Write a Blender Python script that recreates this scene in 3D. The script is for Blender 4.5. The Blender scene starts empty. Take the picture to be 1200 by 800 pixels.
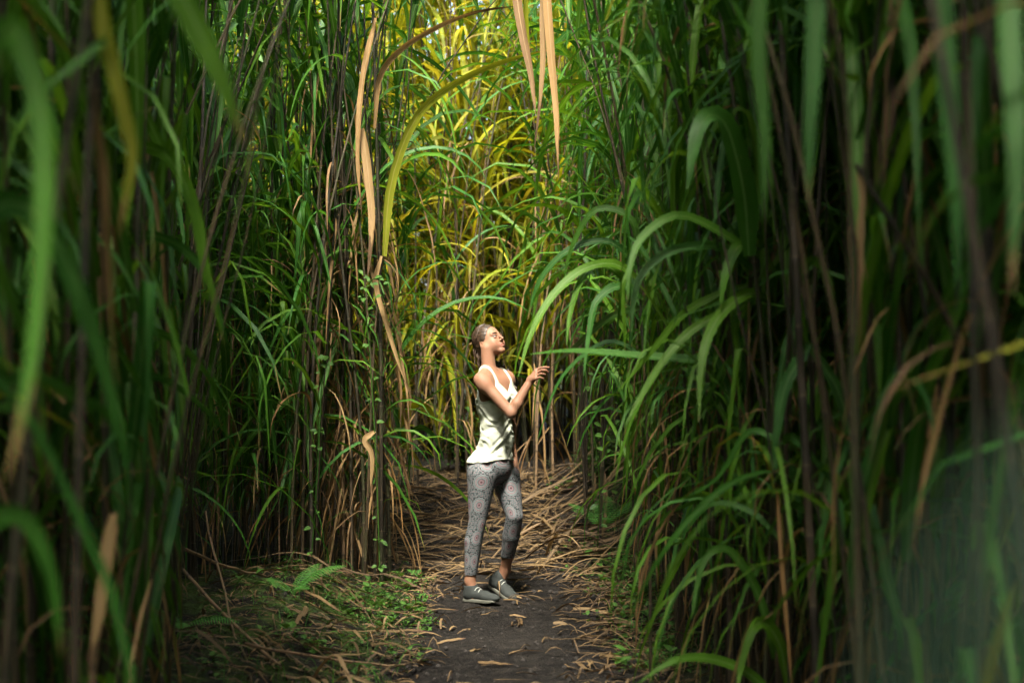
import bpy, math, random
import numpy as np
from mathutils import Vector, Matrix, Euler

R = math.radians
rng = np.random.default_rng(7)
random.seed(7)
scene = bpy.context.scene
COL = scene.collection

# ------------------------------------------------------------------ camera
F_PX, CX, HY = 1667.0, 600.0, 427.0          # focal length in photo pixels, centre column, horizon row
CAM_H = 1.4
cam_d = bpy.data.cameras.new('camera')
cam = bpy.data.objects.new('camera', cam_d)
COL.objects.link(cam)
cam.location = (0, 0, CAM_H)
cam.rotation_euler = (R(90) + math.atan((HY - 400) / F_PX), 0, 0)
cam_d.sensor_width = 36
cam_d.lens = 36 * F_PX / 1200
cam_d.clip_start, cam_d.clip_end = 0.02, 1000
cam_d.dof.use_dof = True
cam_d.dof.focus_distance = 8.45
cam_d.dof.aperture_fstop = 2.0
scene.camera = cam

# ------------------------------------------------------------------ sky, sun, exposure
SUN_EL, SUN_AZ = R(60), R(-7)                # azimuth: from behind the camera (-Y) towards +X
S = np.array([math.cos(SUN_EL) * math.sin(SUN_AZ), -math.cos(SUN_EL) * math.cos(SUN_AZ), math.sin(SUN_EL)])
world = bpy.data.worlds.new('World')
scene.world = world
world.use_nodes = True
wn = world.node_tree
sky = wn.nodes.new('ShaderNodeTexSky')
sky.sky_type = 'NISHITA'
sky.sun_disc = False
sky.sun_elevation = SUN_EL
sky.sun_rotation = math.atan2(S[0], S[1])
sky.air_density, sky.dust_density = 1.0, 5.0
wn.links.new(sky.outputs[0], wn.nodes['Background'].inputs[0])
wn.nodes['Background'].inputs[1].default_value = 0.13
sun_d = bpy.data.lights.new('sun', 'SUN')
sun = bpy.data.objects.new('sun', sun_d)
COL.objects.link(sun)
sun_d.energy = 3.7
sun_d.angle = R(8)
sun_d.color = (1.0, 0.95, 0.82)
sun.rotation_euler = Vector(S).to_track_quat('Z', 'Y').to_euler()
sun.location = (3, -4, 12)
vs = scene.view_settings
vs.view_transform, vs.look, vs.gamma, vs.exposure = 'Standard', 'None', 1.0, 2.32
vs.use_curve_mapping = False
cy = scene.cycles
cy.use_denoising = True
cy.max_bounces, cy.diffuse_bounces, cy.glossy_bounces, cy.transmission_bounces = 4, 3, 1, 2
cy.use_adaptive_sampling, cy.adaptive_threshold = True, 0.03
cy.caustics_reflective = cy.caustics_refractive = False
cy.sample_clamp_indirect = 6.0


def U(px, py, Y):
    """a point of the place seen at a photo pixel, Y metres in front of the camera"""
    return np.array([(px - CX) / F_PX * Y, Y, CAM_H + (HY - py) / F_PX * Y])


# ------------------------------------------------------------------ helpers
def ss(a, b, x):
    t = np.clip((x - a) / (b - a), 0, 1)
    return t * t * (3 - 2 * t)


def hash2(ix, iy, seed=0):
    h = (ix.astype(np.int64) * 374761393 + iy.astype(np.int64) * 668265263 + seed * 1442695041) & 0xFFFFFFFF
    h = ((h ^ (h >> 13)) * 1274126177) & 0xFFFFFFFF
    return ((h ^ (h >> 16)) & 0xFFFF) / 65535.0


def vnoise(x, y, seed=0):
    x = np.asarray(x, float); y = np.asarray(y, float)
    ix, iy = np.floor(x), np.floor(y)
    fx, fy = x - ix, y - iy
    fx, fy = fx * fx * (3 - 2 * fx), fy * fy * (3 - 2 * fy)
    a, b = hash2(ix, iy, seed), hash2(ix + 1, iy, seed)
    c, d = hash2(ix, iy + 1, seed), hash2(ix + 1, iy + 1, seed)
    return (a + (b - a) * fx) * (1 - fy) + (c + (d - c) * fx) * fy - 0.5


def nrm(v):
    return v / np.maximum(np.linalg.norm(v, axis=-1, keepdims=True), 1e-9)


def mk_mesh(name, V, F, uv=None, rnd=None, mat=None, smooth=True, extra=None):
    V = np.asarray(V, np.float32); F = np.asarray(F, np.int32)
    me = bpy.data.meshes.new(name)
    n = len(F)
    me.vertices.add(len(V)); me.vertices.foreach_set('co', V.ravel())
    me.loops.add(n * 4); me.loops.foreach_set('vertex_index', F.ravel())
    me.polygons.add(n); me.polygons.foreach_set('loop_start', np.arange(n, dtype=np.int32) * 4)
    if uv is not None:
        l = me.uv_layers.new(name='UVMap')
        l.data.foreach_set('uv', np.asarray(uv, np.float32)[F.ravel()].ravel())
    if rnd is not None:
        a = me.attributes.new('rnd', 'FLOAT', 'POINT')
        a.data.foreach_set('value', np.asarray(rnd, np.float32))
    for k, arr in (extra or {}).items():
        arr = np.asarray(arr, np.float32)
        if arr.ndim == 1:
            me.attributes.new(k, 'FLOAT', 'POINT').data.foreach_set('value', arr)
        else:
            me.attributes.new(k, 'FLOAT_VECTOR', 'POINT').data.foreach_set('vector', arr.ravel())
    me.update(calc_edges=True)
    if smooth:
        me.shade_smooth()
    if mat:
        me.materials.append(mat)
    return me


def obj(name, me, parent=None, loc=None, rot=None, scale=None):
    o = bpy.data.objects.new(name, me)
    COL.objects.link(o)
    if parent is not None:
        o.parent = parent
    if loc is not None:
        o.location = [float(c) for c in loc]
    if rot is not None:
        o.rotation_euler = [float(c) for c in rot]
    if scale is not None:
        o.scale = (scale,) * 3 if np.isscalar(scale) else scale
    return o


def tag(o, label=None, cat=None, group=None, kind=None):
    for k, v in (('label', label), ('category', cat), ('group', group), ('kind', kind)):
        if v:
            o[k] = v
    return o


# ------------------------------------------------------------------ materials
def new_mat(name):
    m = bpy.data.materials.new(name)
    m.use_nodes = True
    nt = m.node_tree
    for n in list(nt.nodes):
        nt.nodes.remove(n)
    out = nt.nodes.new('ShaderNodeOutputMaterial')
    return m, nt, out


class NB:
    """small node builder"""
    def __init__(s, nt): s.nt = nt
    def n(s, t, **kw):
        nd = s.nt.nodes.new(t)
        for k, v in kw.items(): setattr(nd, k, v)
        return nd
    def put(s, sock, v):
        if hasattr(v, 'links'): s.nt.links.new(v, sock)
        elif isinstance(v, (tuple, list)) and len(v) == 3 and sock.type == 'RGBA': sock.default_value = (*v, 1)
        else: sock.default_value = v
    def math(s, op, a, b=None, c=None, clamp=False):
        nd = s.n('ShaderNodeMath', operation=op); nd.use_clamp = clamp
        s.put(nd.inputs[0], a)
        if b is not None: s.put(nd.inputs[1], b)
        if c is not None: s.put(nd.inputs[2], c)
        return nd.outputs[0]
    def vmath(s, op, a, b=None):
        nd = s.n('ShaderNodeVectorMath', operation=op)
        s.put(nd.inputs[0], a)
        if b is not None: s.put(nd.inputs[1], b)
        return nd
    def mix(s, f, a, b, mode='MIX'):
        nd = s.n('ShaderNodeMix', data_type='RGBA', blend_type=mode)
        s.put(nd.inputs[0], f); s.put(nd.inputs[6], a); s.put(nd.inputs[7], b)
        return nd.outputs[2]
    def ramp(s, f, stops, interp='LINEAR'):
        nd = s.n('ShaderNodeValToRGB'); cr = nd.color_ramp; cr.interpolation = interp
        while len(cr.elements) < len(stops): cr.elements.new(0.5)
        for e, (p, c) in zip(cr.elements, stops):
            e.position = p; e.color = (*c, 1) if len(c) == 3 else c
        s.put(nd.inputs[0], f)
        return nd.outputs[0]
    def noise(s, vec, scale, detail=3, rough=0.55):
        nd = s.n('ShaderNodeTexNoise'); s.put(nd.inputs['Vector'], vec)
        nd.inputs['Scale'].default_value = scale; nd.inputs['Detail'].default_value = detail
        nd.inputs['Roughness'].default_value = rough
        return nd.outputs[0]
    def sstep(s, a, b, x):
        nd = s.n('ShaderNodeMapRange', interpolation_type='SMOOTHSTEP')
        s.put(nd.inputs[0], x); s.put(nd.inputs[1], a); s.put(nd.inputs[2], b)
        return nd.outputs[0]
    def bump(s, h, strength, dist=0.01):
        nd = s.n('ShaderNodeBump'); s.put(nd.inputs['Height'], h)
        nd.inputs['Strength'].default_value = strength; nd.inputs['Distance'].default_value = dist
        return nd.outputs[0]
    def attr(s, name, out='Fac'):
        nd = s.n('ShaderNodeAttribute', attribute_name=name)
        return nd.outputs[out]
    def pbsdf(s, col, rough, spec=0.5, normal=None, **kw):
        nd = s.n('ShaderNodeBsdfPrincipled')
        s.put(nd.inputs['Base Color'], col); s.put(nd.inputs['Roughness'], rough)
        nd.inputs['Specular IOR Level'].default_value = spec
        if normal is not None: s.put(nd.inputs['Normal'], normal)
        for k, v in kw.items(): s.put(nd.inputs[k], v)
        return nd.outputs[0]


def leaf_rnd(b):
    oi = b.n('ShaderNodeObjectInfo')
    return b.math('FRACT', b.math('ADD', oi.outputs['Random'], b.attr('rnd')))


def leaf_material(name, greens, rough, transl, rib, tip, tip_from, yellow=0.0, trans_tint=(1.25, 1.1, 0.45)):
    m, nt, out = new_mat(name); b = NB(nt)
    uv = b.n('ShaderNodeUVMap').outputs[0]
    sep = b.n('ShaderNodeSeparateXYZ'); nt.links.new(uv, sep.inputs[0])
    u, v = sep.outputs[0], sep.outputs[1]
    r = leaf_rnd(b)
    r2 = b.math('FRACT', b.math('MULTIPLY', r, 7.31))
    n = len(greens)
    col = b.ramp(r, [(i / max(n - 1, 1), g) for i, g in enumerate(greens)])
    # stripes that follow the parallel veins, and blotches
    comb = b.n('ShaderNodeCombineXYZ')
    b.put(comb.inputs[0], b.math('MULTIPLY', u, 26.0)); b.put(comb.inputs[1], b.math('MULTIPLY', v, 3.0)); b.put(comb.inputs[2], b.math('MULTIPLY', r, 40.0))
    stripe = b.noise(comb.outputs[0], 1.0, 3)
    comb2 = b.n('ShaderNodeCombineXYZ')
    b.put(comb2.inputs[0], b.math('MULTIPLY', u, 2.0)); b.put(comb2.inputs[1], b.math('MULTIPLY', v, 9.0)); b.put(comb2.inputs[2], b.math('MULTIPLY', r, 90.0))
    blot = b.noise(comb2.outputs[0], 1.0, 4)
    val = b.math('ADD', 0.45, b.math('ADD', b.math('MULTIPLY', stripe, 0.55), b.math('MULTIPLY', blot, 0.55)))
    g = b.n('ShaderNodeHueSaturation'); b.put(g.inputs['Color'], col); b.put(g.inputs['Value'], val)
    col = g.outputs[0]
    if yellow > 0:
        yl = b.math('MULTIPLY', b.sstep(1.0 - yellow, 1.0, r2), b.sstep(0.3, 0.6, b.math('ADD', b.math('MULTIPLY', v, 0.4), b.math('MULTIPLY', blot, 0.8))))
        col = b.mix(b.math('MULTIPLY', yl, 0.8), col, (0.26, 0.22, 0.03))
    # pale midrib
    d = b.math('ABSOLUTE', b.math('SUBTRACT', u, 0.5))
    ribm = b.math('MULTIPLY', b.math('SUBTRACT', 1.0, b.sstep(0.02, 0.075, d)), b.sstep(1.0, 0.3, v))
    col = b.mix(b.math('MULTIPLY', ribm, 0.85), col, rib)
    c4 = b.n('ShaderNodeCombineXYZ')
    b.put(c4.inputs[0], b.math('MULTIPLY', u, 5.0)); b.put(c4.inputs[1], b.math('MULTIPLY', v, 34.0)); b.put(c4.inputs[2], b.math('MULTIPLY', r, 70.0))
    spot = b.sstep(0.66, 0.72, b.noise(c4.outputs[0], 1.0, 2))
    col = b.mix(b.math('MULTIPLY', spot, 0.28), col, tip)
    # withered tip and margin
    te = b.math('ADD', b.math('ADD', v, b.math('MULTIPLY', d, 0.16)), b.math('MULTIPLY', b.math('SUBTRACT', blot, 0.5), 0.35))
    ts = b.math('ADD', tip_from, b.math('MULTIPLY', r2, 0.35))
    tm = b.sstep(ts, b.math('ADD', ts, 0.06), te)
    col = b.mix(tm, col, tip)
    nr = b.bump(b.math('ADD', stripe, b.math('MULTIPLY', ribm, 0.8)), 0.35, 0.002)
    bs = b.pbsdf(col, rough, 0.22, nr)
    tr = b.n('ShaderNodeBsdfTranslucent')
    b.put(tr.inputs[0], b.mix(1.0, col, trans_tint, 'MULTIPLY'))
    mx = b.n('ShaderNodeMixShader'); mx.inputs[0].default_value = transl
    nt.links.new(bs, mx.inputs[1]); nt.links.new(tr.outputs[0], mx.inputs[2])
    nt.links.new(mx.outputs[0], out.inputs[0])
    return m


M = {}
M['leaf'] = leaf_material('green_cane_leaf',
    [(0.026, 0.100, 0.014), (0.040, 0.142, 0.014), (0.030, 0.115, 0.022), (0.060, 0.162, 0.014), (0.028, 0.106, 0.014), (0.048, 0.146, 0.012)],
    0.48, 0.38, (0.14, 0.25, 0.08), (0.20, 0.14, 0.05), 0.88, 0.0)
M['bright'] = leaf_material('sunglow_tinted_leaf',  # far-end sun glow painted into the colour, lighter and yellower than green leaf
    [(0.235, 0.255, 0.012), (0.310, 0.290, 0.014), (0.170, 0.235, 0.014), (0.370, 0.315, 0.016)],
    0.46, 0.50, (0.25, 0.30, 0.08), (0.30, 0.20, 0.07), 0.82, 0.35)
M['fresh'] = leaf_material('fresh_cane_leaf',
    [(0.066, 0.175, 0.012), (0.092, 0.205, 0.012), (0.052, 0.158, 0.014)],
    0.46, 0.42, (0.19, 0.31, 0.10), (0.20, 0.14, 0.05), 0.90, 0.0)
M['pale'] = leaf_material('pale_leaf_underside',
    [(0.085, 0.165, 0.100), (0.09, 0.17, 0.105)], 0.6, 0.35, (0.18, 0.24, 0.15), (0.15, 0.2, 0.12), 1.2)
M['yellow'] = leaf_material('yellow_cane_leaf',
    [(0.26, 0.25, 0.020), (0.22, 0.24, 0.02)], 0.45, 0.40, (0.35, 0.33, 0.08), (0.26, 0.15, 0.05), 0.72)
M['dry'] = leaf_material('dry_cane_leaf',
    [(0.20, 0.115, 0.045), (0.30, 0.185, 0.075), (0.105, 0.060, 0.030), (0.36, 0.235, 0.105), (0.145, 0.085, 0.040), (0.25, 0.135, 0.045)],
    0.65, 0.22, (0.36, 0.25, 0.13), (0.10, 0.06, 0.03), 0.75, 0.0, (1.1, 0.9, 0.6))
M['litter'] = leaf_material('fallen_cane_leaf',
    [(0.082, 0.052, 0.024), (0.15, 0.098, 0.045), (0.043, 0.029, 0.018), (0.21, 0.142, 0.069), (0.100, 0.061, 0.026), (0.052, 0.036, 0.021)],
    0.6, 0.15, (0.27, 0.18, 0.085), (0.09, 0.05, 0.03), 0.8, 0.0, (1.1, 0.9, 0.6))
M['herb'] = leaf_material('small_herb_leaf',
    [(0.040, 0.110, 0.018), (0.062, 0.145, 0.022), (0.028, 0.075, 0.015)], 0.5, 0.3, (0.10, 0.18, 0.04), (0.10, 0.12, 0.03), 0.9)
M['fern'] = leaf_material('fern_leaf',
    [(0.050, 0.170, 0.030), (0.065, 0.190, 0.03)], 0.5, 0.3, (0.08, 0.16, 0.03), (0.08, 0.12, 0.03), 0.95)


def stem_material(name, cols):
    m, nt, out = new_mat(name); b = NB(nt)
    uv = b.n('ShaderNodeUVMap').outputs[0]
    sep = b.n('ShaderNodeSeparateXYZ'); nt.links.new(uv, sep.inputs[0])
    u, v = sep.outputs[0], sep.outputs[1]          # u round the stem, v in internodes
    r = leaf_rnd(b)
    inode = b.math('FLOOR', v)
    f = b.math('FRACT', v)
    wn_ = b.n('ShaderNodeTexWhiteNoise', noise_dimensions='2D')
    c2 = b.n('ShaderNodeCombineXYZ'); b.put(c2.inputs[0], inode); b.put(c2.inputs[1], b.math('MULTIPLY', r, 53.0))
    nt.links.new(c2.outputs[0], wn_.inputs['Vector'])
    k = b.math('ADD', b.math('MULTIPLY', r, 0.65), b.math('MULTIPLY', wn_.outputs[0], 0.35))
    col = b.ramp(k, [(i / (len(cols) - 1), c) for i, c in enumerate(cols)])
    c3 = b.n('ShaderNodeCombineXYZ'); b.put(c3.inputs[0], b.math('MULTIPLY', u, 9.0)); b.put(c3.inputs[1], b.math('MULTIPLY', v, 0.8)); b.put(c3.inputs[2], b.math('MULTIPLY', r, 60.0))
    st = b.noise(c3.outputs[0], 1.0, 5, 0.65)
    g = b.n('ShaderNodeHueSaturation'); b.put(g.inputs['Color'], col); b.put(g.inputs['Value'], b.math('ADD', 0.35, b.math('MULTIPLY', st, 1.3)))
    col = g.outputs[0]
    peel = b.sstep(0.60, 0.70, b.noise(c3.outputs[0], 0.55, 4, 0.6))     # shreds of old pale sheath
    col = b.mix(b.math('MULTIPLY', peel, 0.6), col, (0.17, 0.11, 0.058))
    ring = b.math('SUBTRACT', 1.0, b.sstep(0.0, 0.06, f))
    col = b.mix(b.math('MULTIPLY', ring, 0.6), col, (0.13, 0.10, 0.06))
    dark = b.math('MULTIPLY', b.sstep(0.86, 0.97, f), 0.7)
    col = b.mix(dark, col, (0.025, 0.018, 0.012))
    nr = b.bump(st, 0.5, 0.004)
    nt.links.new(b.pbsdf(col, 0.6, 0.35, nr), out.inputs[0])
    return m


M['stem'] = stem_material('cane_stem', [(0.024, 0.017, 0.009), (0.042, 0.029, 0.015), (0.018, 0.014, 0.009), (0.034, 0.036, 0.014), (0.070, 0.048, 0.024), (0.022, 0.016, 0.009)])
M['stem_tan'] = stem_material('pale_cane_stem', [(0.13, 0.085, 0.045), (0.19, 0.12, 0.062), (0.09, 0.06, 0.033)])


def ground_material():
    m, nt, out = new_mat('volcanic_soil'); b = NB(nt)
    tc = b.n('ShaderNodeTexCoord').outputs['Object']
    n1 = b.noise(tc, 1.3, 5); n2 = b.noise(tc, 14, 6, 0.65); n3 = b.noise(tc, 70, 4, 0.6)
    vo = b.n('ShaderNodeTexVoronoi'); nt.links.new(tc, vo.inputs['Vector']); vo.inputs['Scale'].default_value = 48
    col = b.ramp(n2, [(0.3, (0.006, 0.0055, 0.005)), (0.5, (0.014, 0.0120, 0.0105)), (0.62, (0.025, 0.0215, 0.018)), (0.75, (0.055, 0.045, 0.035))])
    col = b.mix(b.math('MULTIPLY', b.sstep(0.45, 0.7, n1), 0.5), col, (0.027, 0.023, 0.019))
    col = b.mix(b.math('MULTIPLY', b.sstep(0.62, 0.72, n3), 0.5), col, (0.085, 0.066, 0.044))
    moss = b.math('MULTIPLY', b.attr('moss'), b.sstep(0.40, 0.62, b.noise(tc, 6, 5, 0.65)))
    col = b.mix(moss, col, b.ramp(n3, [(0.3, (0.022, 0.040, 0.010)), (0.7, (0.055, 0.085, 0.016))]))
    h = b.math('ADD', b.math('MULTIPLY', n2, 1.0), b.math('ADD', b.math('MULTIPLY', n3, 0.5), b.math('MULTIPLY', vo.outputs[0], 0.35)))
    nt.links.new(b.pbsdf(col, 0.92, 0.12, b.bump(h, 1.0, 0.04)), out.inputs[0])
    return m


M['soil'] = ground_material()


def simple_mat(name, col, rough=0.6, spec=0.4, nscale=40, var=0.25, bump=0.2, bd=0.003, **kw):
    m, nt, out = new_mat(name); b = NB(nt)
    tc = b.n('ShaderNodeTexCoord').outputs['Object']
    n = b.noise(tc, nscale, 4)
    g = b.n('ShaderNodeHueSaturation'); b.put(g.inputs['Color'], col)
    b.put(g.inputs['Value'], b.math('ADD', 1 - var, b.math('MULTIPLY', n, 2 * var)))
    nt.links.new(b.pbsdf(g.outputs[0], rough, spec, b.bump(n, bump, bd), **kw), out.inputs[0])
    return m


# ------------------------------------------------------------------ ground
def left_edge(Y):
    return np.interp(Y, [0, 2, 3.5, 5, 5.8, 6.6, 7.6, 8.15, 8.5, 9.2, 10.5, 12.5, 14, 16], [-.7, -.78, -.98, -1.22, -1.32, -1.55, -1.7, -1.6, -.82, -.86, -1.25, -1.9, -2.3, -2.6])


def right_edge(Y):
    return np.interp(Y, [0, 2, 3, 4, 5, 6, 7, 8.8, 9.6, 10.3, 11.2, 12.2, 13.2], [.62, .75, .84, .92, .82, .74, .72, .74, .70, .48, .34, .24, .1])


def gh(X, Y):
    X = np.asarray(X, float); Y = np.asarray(Y, float)
    z = 0.50 * ss(8.9, 13.2, Y)
    lb = ss(-.50, -1.25, X) * 0.10 * ss(4.0, 5.5, Y) * (1 - ss(9.3, 10.5, Y)) + ss(-.8, -1.4, X) * .08
    rb = ss(.62, 1.1, X) * 0.12 + ss(.25, 1.2, X) * .25 * ss(9.6, 11.0, Y)
    onpath = (1 - ss(.3, .8, np.abs(X)))
    rough = 0.03 + 0.05 * (1 - onpath)
    z = z + lb + rb + rough * 0.8 * vnoise(X * 1.6, Y * 1.6, 1) * (1 - .75 * np.exp(-((X + .13) ** 2 + (Y - 8.45) ** 2) / .12))
    z = z + rough * 0.35 * vnoise(X * 6, Y * 6, 2) + 0.020 * vnoise(X * 13, Y * 13, 3) + .009 * vnoise(X * 27, Y * 27, 4)
    return z


gx = np.concatenate([-np.geomspace(400, 5.2, 14), np.arange(-5, -2, .12), np.arange(-2, 1.7, .032), np.arange(1.7, 5, .12), np.geomspace(5.2, 400, 14)])
gy = np.concatenate([-np.geomspace(400, 2.2, 12), np.arange(-2, 5, .12), np.arange(5, 12, .036), np.arange(12, 20, .10), np.geomspace(20.3, 600, 16)])
GX, GY = np.meshgrid(gx, gy, indexing='ij')
GV = np.stack([GX, GY, gh(GX, GY)], -1).reshape(-1, 3)
ii, jj = np.meshgrid(np.arange(len(gx) - 1), np.arange(len(gy) - 1), indexing='ij')
i0 = (ii * len(gy) + jj).ravel()
GF = np.stack([i0, i0 + len(gy), i0 + len(gy) + 1, i0 + 1], -1)
moss = np.clip(ss(-.45, -.85, GX) * ss(4.5, 5.5, GY) * (1 - ss(8.2, 9, GY)) + .5 * ss(.45, .8, GX) + .35 * ss(-.6, -1.2, GX), 0, 1).ravel()
g = obj('ground', mk_mesh('ground', GV, GF, mat=M['soil'], extra={'moss': moss}))
tag(g, 'dark bare soil of the trail and the banks under the canes', None, None, 'structure')

# ------------------------------------------------------------------ leaves
NS = 13                                             # sections along a leaf


def leaf_geo(C, Sd, W, fold=0.35, wav=0.0, seed=0, prof='leaf'):
    """strap leaf: centre line C, side vectors Sd, full width W, V fold; 3 vertices per section"""
    n = len(C)
    v = np.linspace(0, 1, n)
    if prof == 'leaf':
        w = W * (0.5 + .5 * ss(0, .16, v)) * np.maximum(1 - v ** 2.6, 0) ** .85
    else:
        w = W * (0.7 + .3 * ss(0, .1, v)) * np.maximum(1 - v ** 6, 0) ** .7
    w = np.maximum(w, .0012)
    T = nrm(np.gradient(C, axis=0))
    Sd = nrm(Sd - (Sd * T).sum(1, keepdims=True) * T)
    N = np.cross(T, Sd)
    hw = (w / 2)[:, None]
    rg = np.random.default_rng(seed + 11)
    f = fold * (1 - .5 * v)[:, None]
    wl = wav * W * (np.sin(v * 23 + rg.uniform(0, 6)) + .6 * np.sin(v * 41 + rg.uniform(0, 6)))[:, None]
    wr = wav * W * (np.sin(v * 21 + rg.uniform(0, 6)) + .6 * np.sin(v * 37 + rg.uniform(0, 6)))[:, None]
    L = C - Sd * hw * np.cos(f) + N * (hw * np.sin(f) + wl)
    Rr = C + Sd * hw * np.cos(f) + N * (hw * np.sin(f) + wr)
    V = np.stack([L, C, Rr], 1).reshape(-1, 3)
    uv = np.stack([np.tile([0, .5, 1], n), np.repeat(v, 3)], -1)
    k = (np.arange(n - 1) * 3)[:, None]
    F = np.concatenate([k + np.array([0, 1, 4, 3]), k + np.array([1, 2, 5, 4])])
    return V, F, uv


def rot_about(v, ax, ang):
    c, s = np.cos(ang)[:, None], np.sin(ang)[:, None]
    return v * c + np.cross(ax, v) * s + ax * (ax * v).sum(1, keepdims=True) * (1 - c)


def arch_leaf(L, W, th0, th1, p=1.0, kink=None, twist=0.0, drift=0.0, wob=0.0, fold=.35, wav=0.0, seed=0, n=NS):
    rg = np.random.default_rng(seed)
    s = np.linspace(0, 1, n)
    th = th0 + (th1 - th0) * s ** p
    if kink is not None:
        th = np.where(s < kink, th0 + (th - th0) * .5, 0) + np.where(s >= kink, R(rg.uniform(158, 176)), 0)
    az = drift * s + wob * np.cumsum(rg.normal(0, .35, n)) / math.sqrt(n)
    th = th + wob * rg.normal(0, .22, n)
    d = np.stack([np.sin(th) * np.cos(az), np.sin(th) * np.sin(az), np.cos(th)], -1)
    C = np.concatenate([np.zeros((1, 3)), np.cumsum((d[1:] + d[:-1]) / 2 * (L / (n - 1)), 0)])
    Sd = np.tile([0., 1, 0], (n, 1))
    T = nrm(np.gradient(C, axis=0))
    Sd = nrm(Sd - (Sd * T).sum(1, keepdims=True) * T)
    tw = twist * s + wob * 1.2 * np.cumsum(rg.normal(0, .6, n)) / math.sqrt(n)
    Sd = rot_about(Sd, T, tw)
    return leaf_geo(C, Sd, W, fold, wav, seed)


VAR = {'arch': [], 'kink': [], 'droop': [], 'plume': [], 'dry': [], 'drycurl': []}
for k in range(16):
    VAR['arch'].append(arch_leaf(rng.uniform(1.0, 1.6), rng.uniform(.026, .048), R(rng.uniform(8, 24)), R(rng.uniform(120, 176)), rng.uniform(1.3, 2.4), None, rng.uniform(-1.6, 1.6), rng.uniform(-.6, .6), .12, .35, 0.015, k))
for k in range(10):
    VAR['kink'].append(arch_leaf(rng.uniform(.9, 1.3), rng.uniform(.024, .040), R(rng.uniform(14, 38)), R(rng.uniform(60, 90)), 1.4, rng.uniform(.38, .68), rng.uniform(-1.2, 1.2), rng.uniform(-.5, .5), .08, .3, 0.01, 100 + k))
for k in range(12):
    VAR['droop'].append(arch_leaf(rng.uniform(.9, 1.5), rng.uniform(.024, .040), R(rng.uniform(18, 42)), R(rng.uniform(165, 180)), rng.uniform(.6, 1.0), None, rng.uniform(-2, 2), rng.uniform(-.6, .6), .10, .3, .015, 200 + k))
for k in range(8):
    VAR['plume'].append(arch_leaf(rng.uniform(.9, 1.3), rng.uniform(.026, .038), R(rng.uniform(3, 14)), R(rng.uniform(40, 110)), 2.0, None, rng.uniform(-1.6, 1.6), rng.uniform(-.4, .4), .08, .35, .01, 300 + k))
for k in range(14):
    VAR['dry'].append(arch_leaf(rng.uniform(.55, 1.15), rng.uniform(.012, .028), R(rng.uniform(50, 120)), R(rng.uniform(170, 182)), rng.uniform(.18, .4), None, rng.uniform(-3, 3), rng.uniform(-1, 1), .22, .7, .06, 400 + k))
for k in range(8):
    VAR['drycurl'].append(arch_leaf(rng.uniform(.4, .8), rng.uniform(.010, .020), R(rng.uniform(20, 70)), R(rng.uniform(150, 230)), rng.uniform(.5, 1.2), None, rng.uniform(-5, 5), rng.uniform(-1.5, 1.5), .35, .8, .08, 500 + k))

LOW = {k: [(V.reshape(-1, 3, 3)[::2].reshape(-1, 3), F[[i for i in range(6)] + [12 + i for i in range(6)]], uv.reshape(-1, 3, 2)[::2].reshape(-1, 2)) for V, F, uv in vs_] for k, vs_ in VAR.items()}
_mcache = {}


def leaf_mesh(kind, i, mat):
    key = (kind, i, mat)
    if key not in _mcache:
        V, F, uv = VAR[kind][i]
        _mcache[key] = mk_mesh(kind + '_' + mat, V, F, uv, np.full(len(V), rng.random()), M[mat])
    return _mcache[key]


# ------------------------------------------------------------------ stems
def tube(P, rad, sides, vlen):
    n = len(P)
    T = nrm(np.gradient(P, axis=0))
    a = np.tile([1., 0, 0], (n, 1)); a = nrm(a - (a * T).sum(1, keepdims=True) * T)
    b_ = np.cross(T, a)
    an = np.linspace(0, 2 * np.pi, sides + 1)
    ring = a[:, None] * np.cos(an)[None, :, None] + b_[:, None] * np.sin(an)[None, :, None]
    V = (P[:, None] + ring * rad[:, None, None]).reshape(-1, 3)
    uv = np.stack(np.broadcast_arrays(np.linspace(0, 1, sides + 1)[None], vlen[:, None]), -1).reshape(-1, 2)
    i, j = np.meshgrid(np.arange(n - 1), np.arange(sides), indexing='ij')
    k = (i * (sides + 1) + j).ravel()
    F = np.stack([k, k + 1, k + sides + 2, k + sides + 1], -1)
    return V, F, uv


class Stem:
    """cane stem: centre line as a function of height fraction; internodes with swollen joints"""
    def __init__(s, H, bend, baz, wob, r0, seed):
        rg = np.random.default_rng(seed)
        s.H, s.bend, s.baz, s.r0 = H, bend, baz, r0
        s.ph = rg.uniform(0, 6, 4); s.wob = wob
        s.inter = rg.uniform(.15, .23)
    def at(s, t):
        t = np.asarray(t, float)
        off = s.bend * t ** 2.2
        x = off * math.cos(s.baz) + s.wob * (np.sin(3 * t + s.ph[0]) - math.sin(s.ph[0]) + .4 * (np.sin(9 * t + s.ph[1]) - math.sin(s.ph[1]))) * t ** .5
        y = off * math.sin(s.baz) + s.wob * (np.sin(3.4 * t + s.ph[2]) - math.sin(s.ph[2]) + .4 * (np.sin(8 * t + s.ph[3]) - math.sin(s.ph[3]))) * t ** .5
        drop = np.where(s.bend > .8, .32 * s.bend * t ** 3, 0)
        return np.stack([x, y, t * s.H - drop - .06], -1)
    def geo(s, sides=7, detail=True):
        nn = int(s.H / s.inter)
        if detail:
            hs = np.concatenate([[k + 0.0, k + .05, k + .9] for k in range(nn)] + [[nn]]) / nn
            bump_ = np.concatenate([[1.16, 1.0, 1.02] for k in range(nn)] + [[1.0]])
        else:
            hs = np.linspace(0, 1, 11); bump_ = np.ones(11)
        r = s.r0 * (1 - .62 * hs) * bump_
        return tube(s.at(hs), r, sides, hs * nn)


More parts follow.
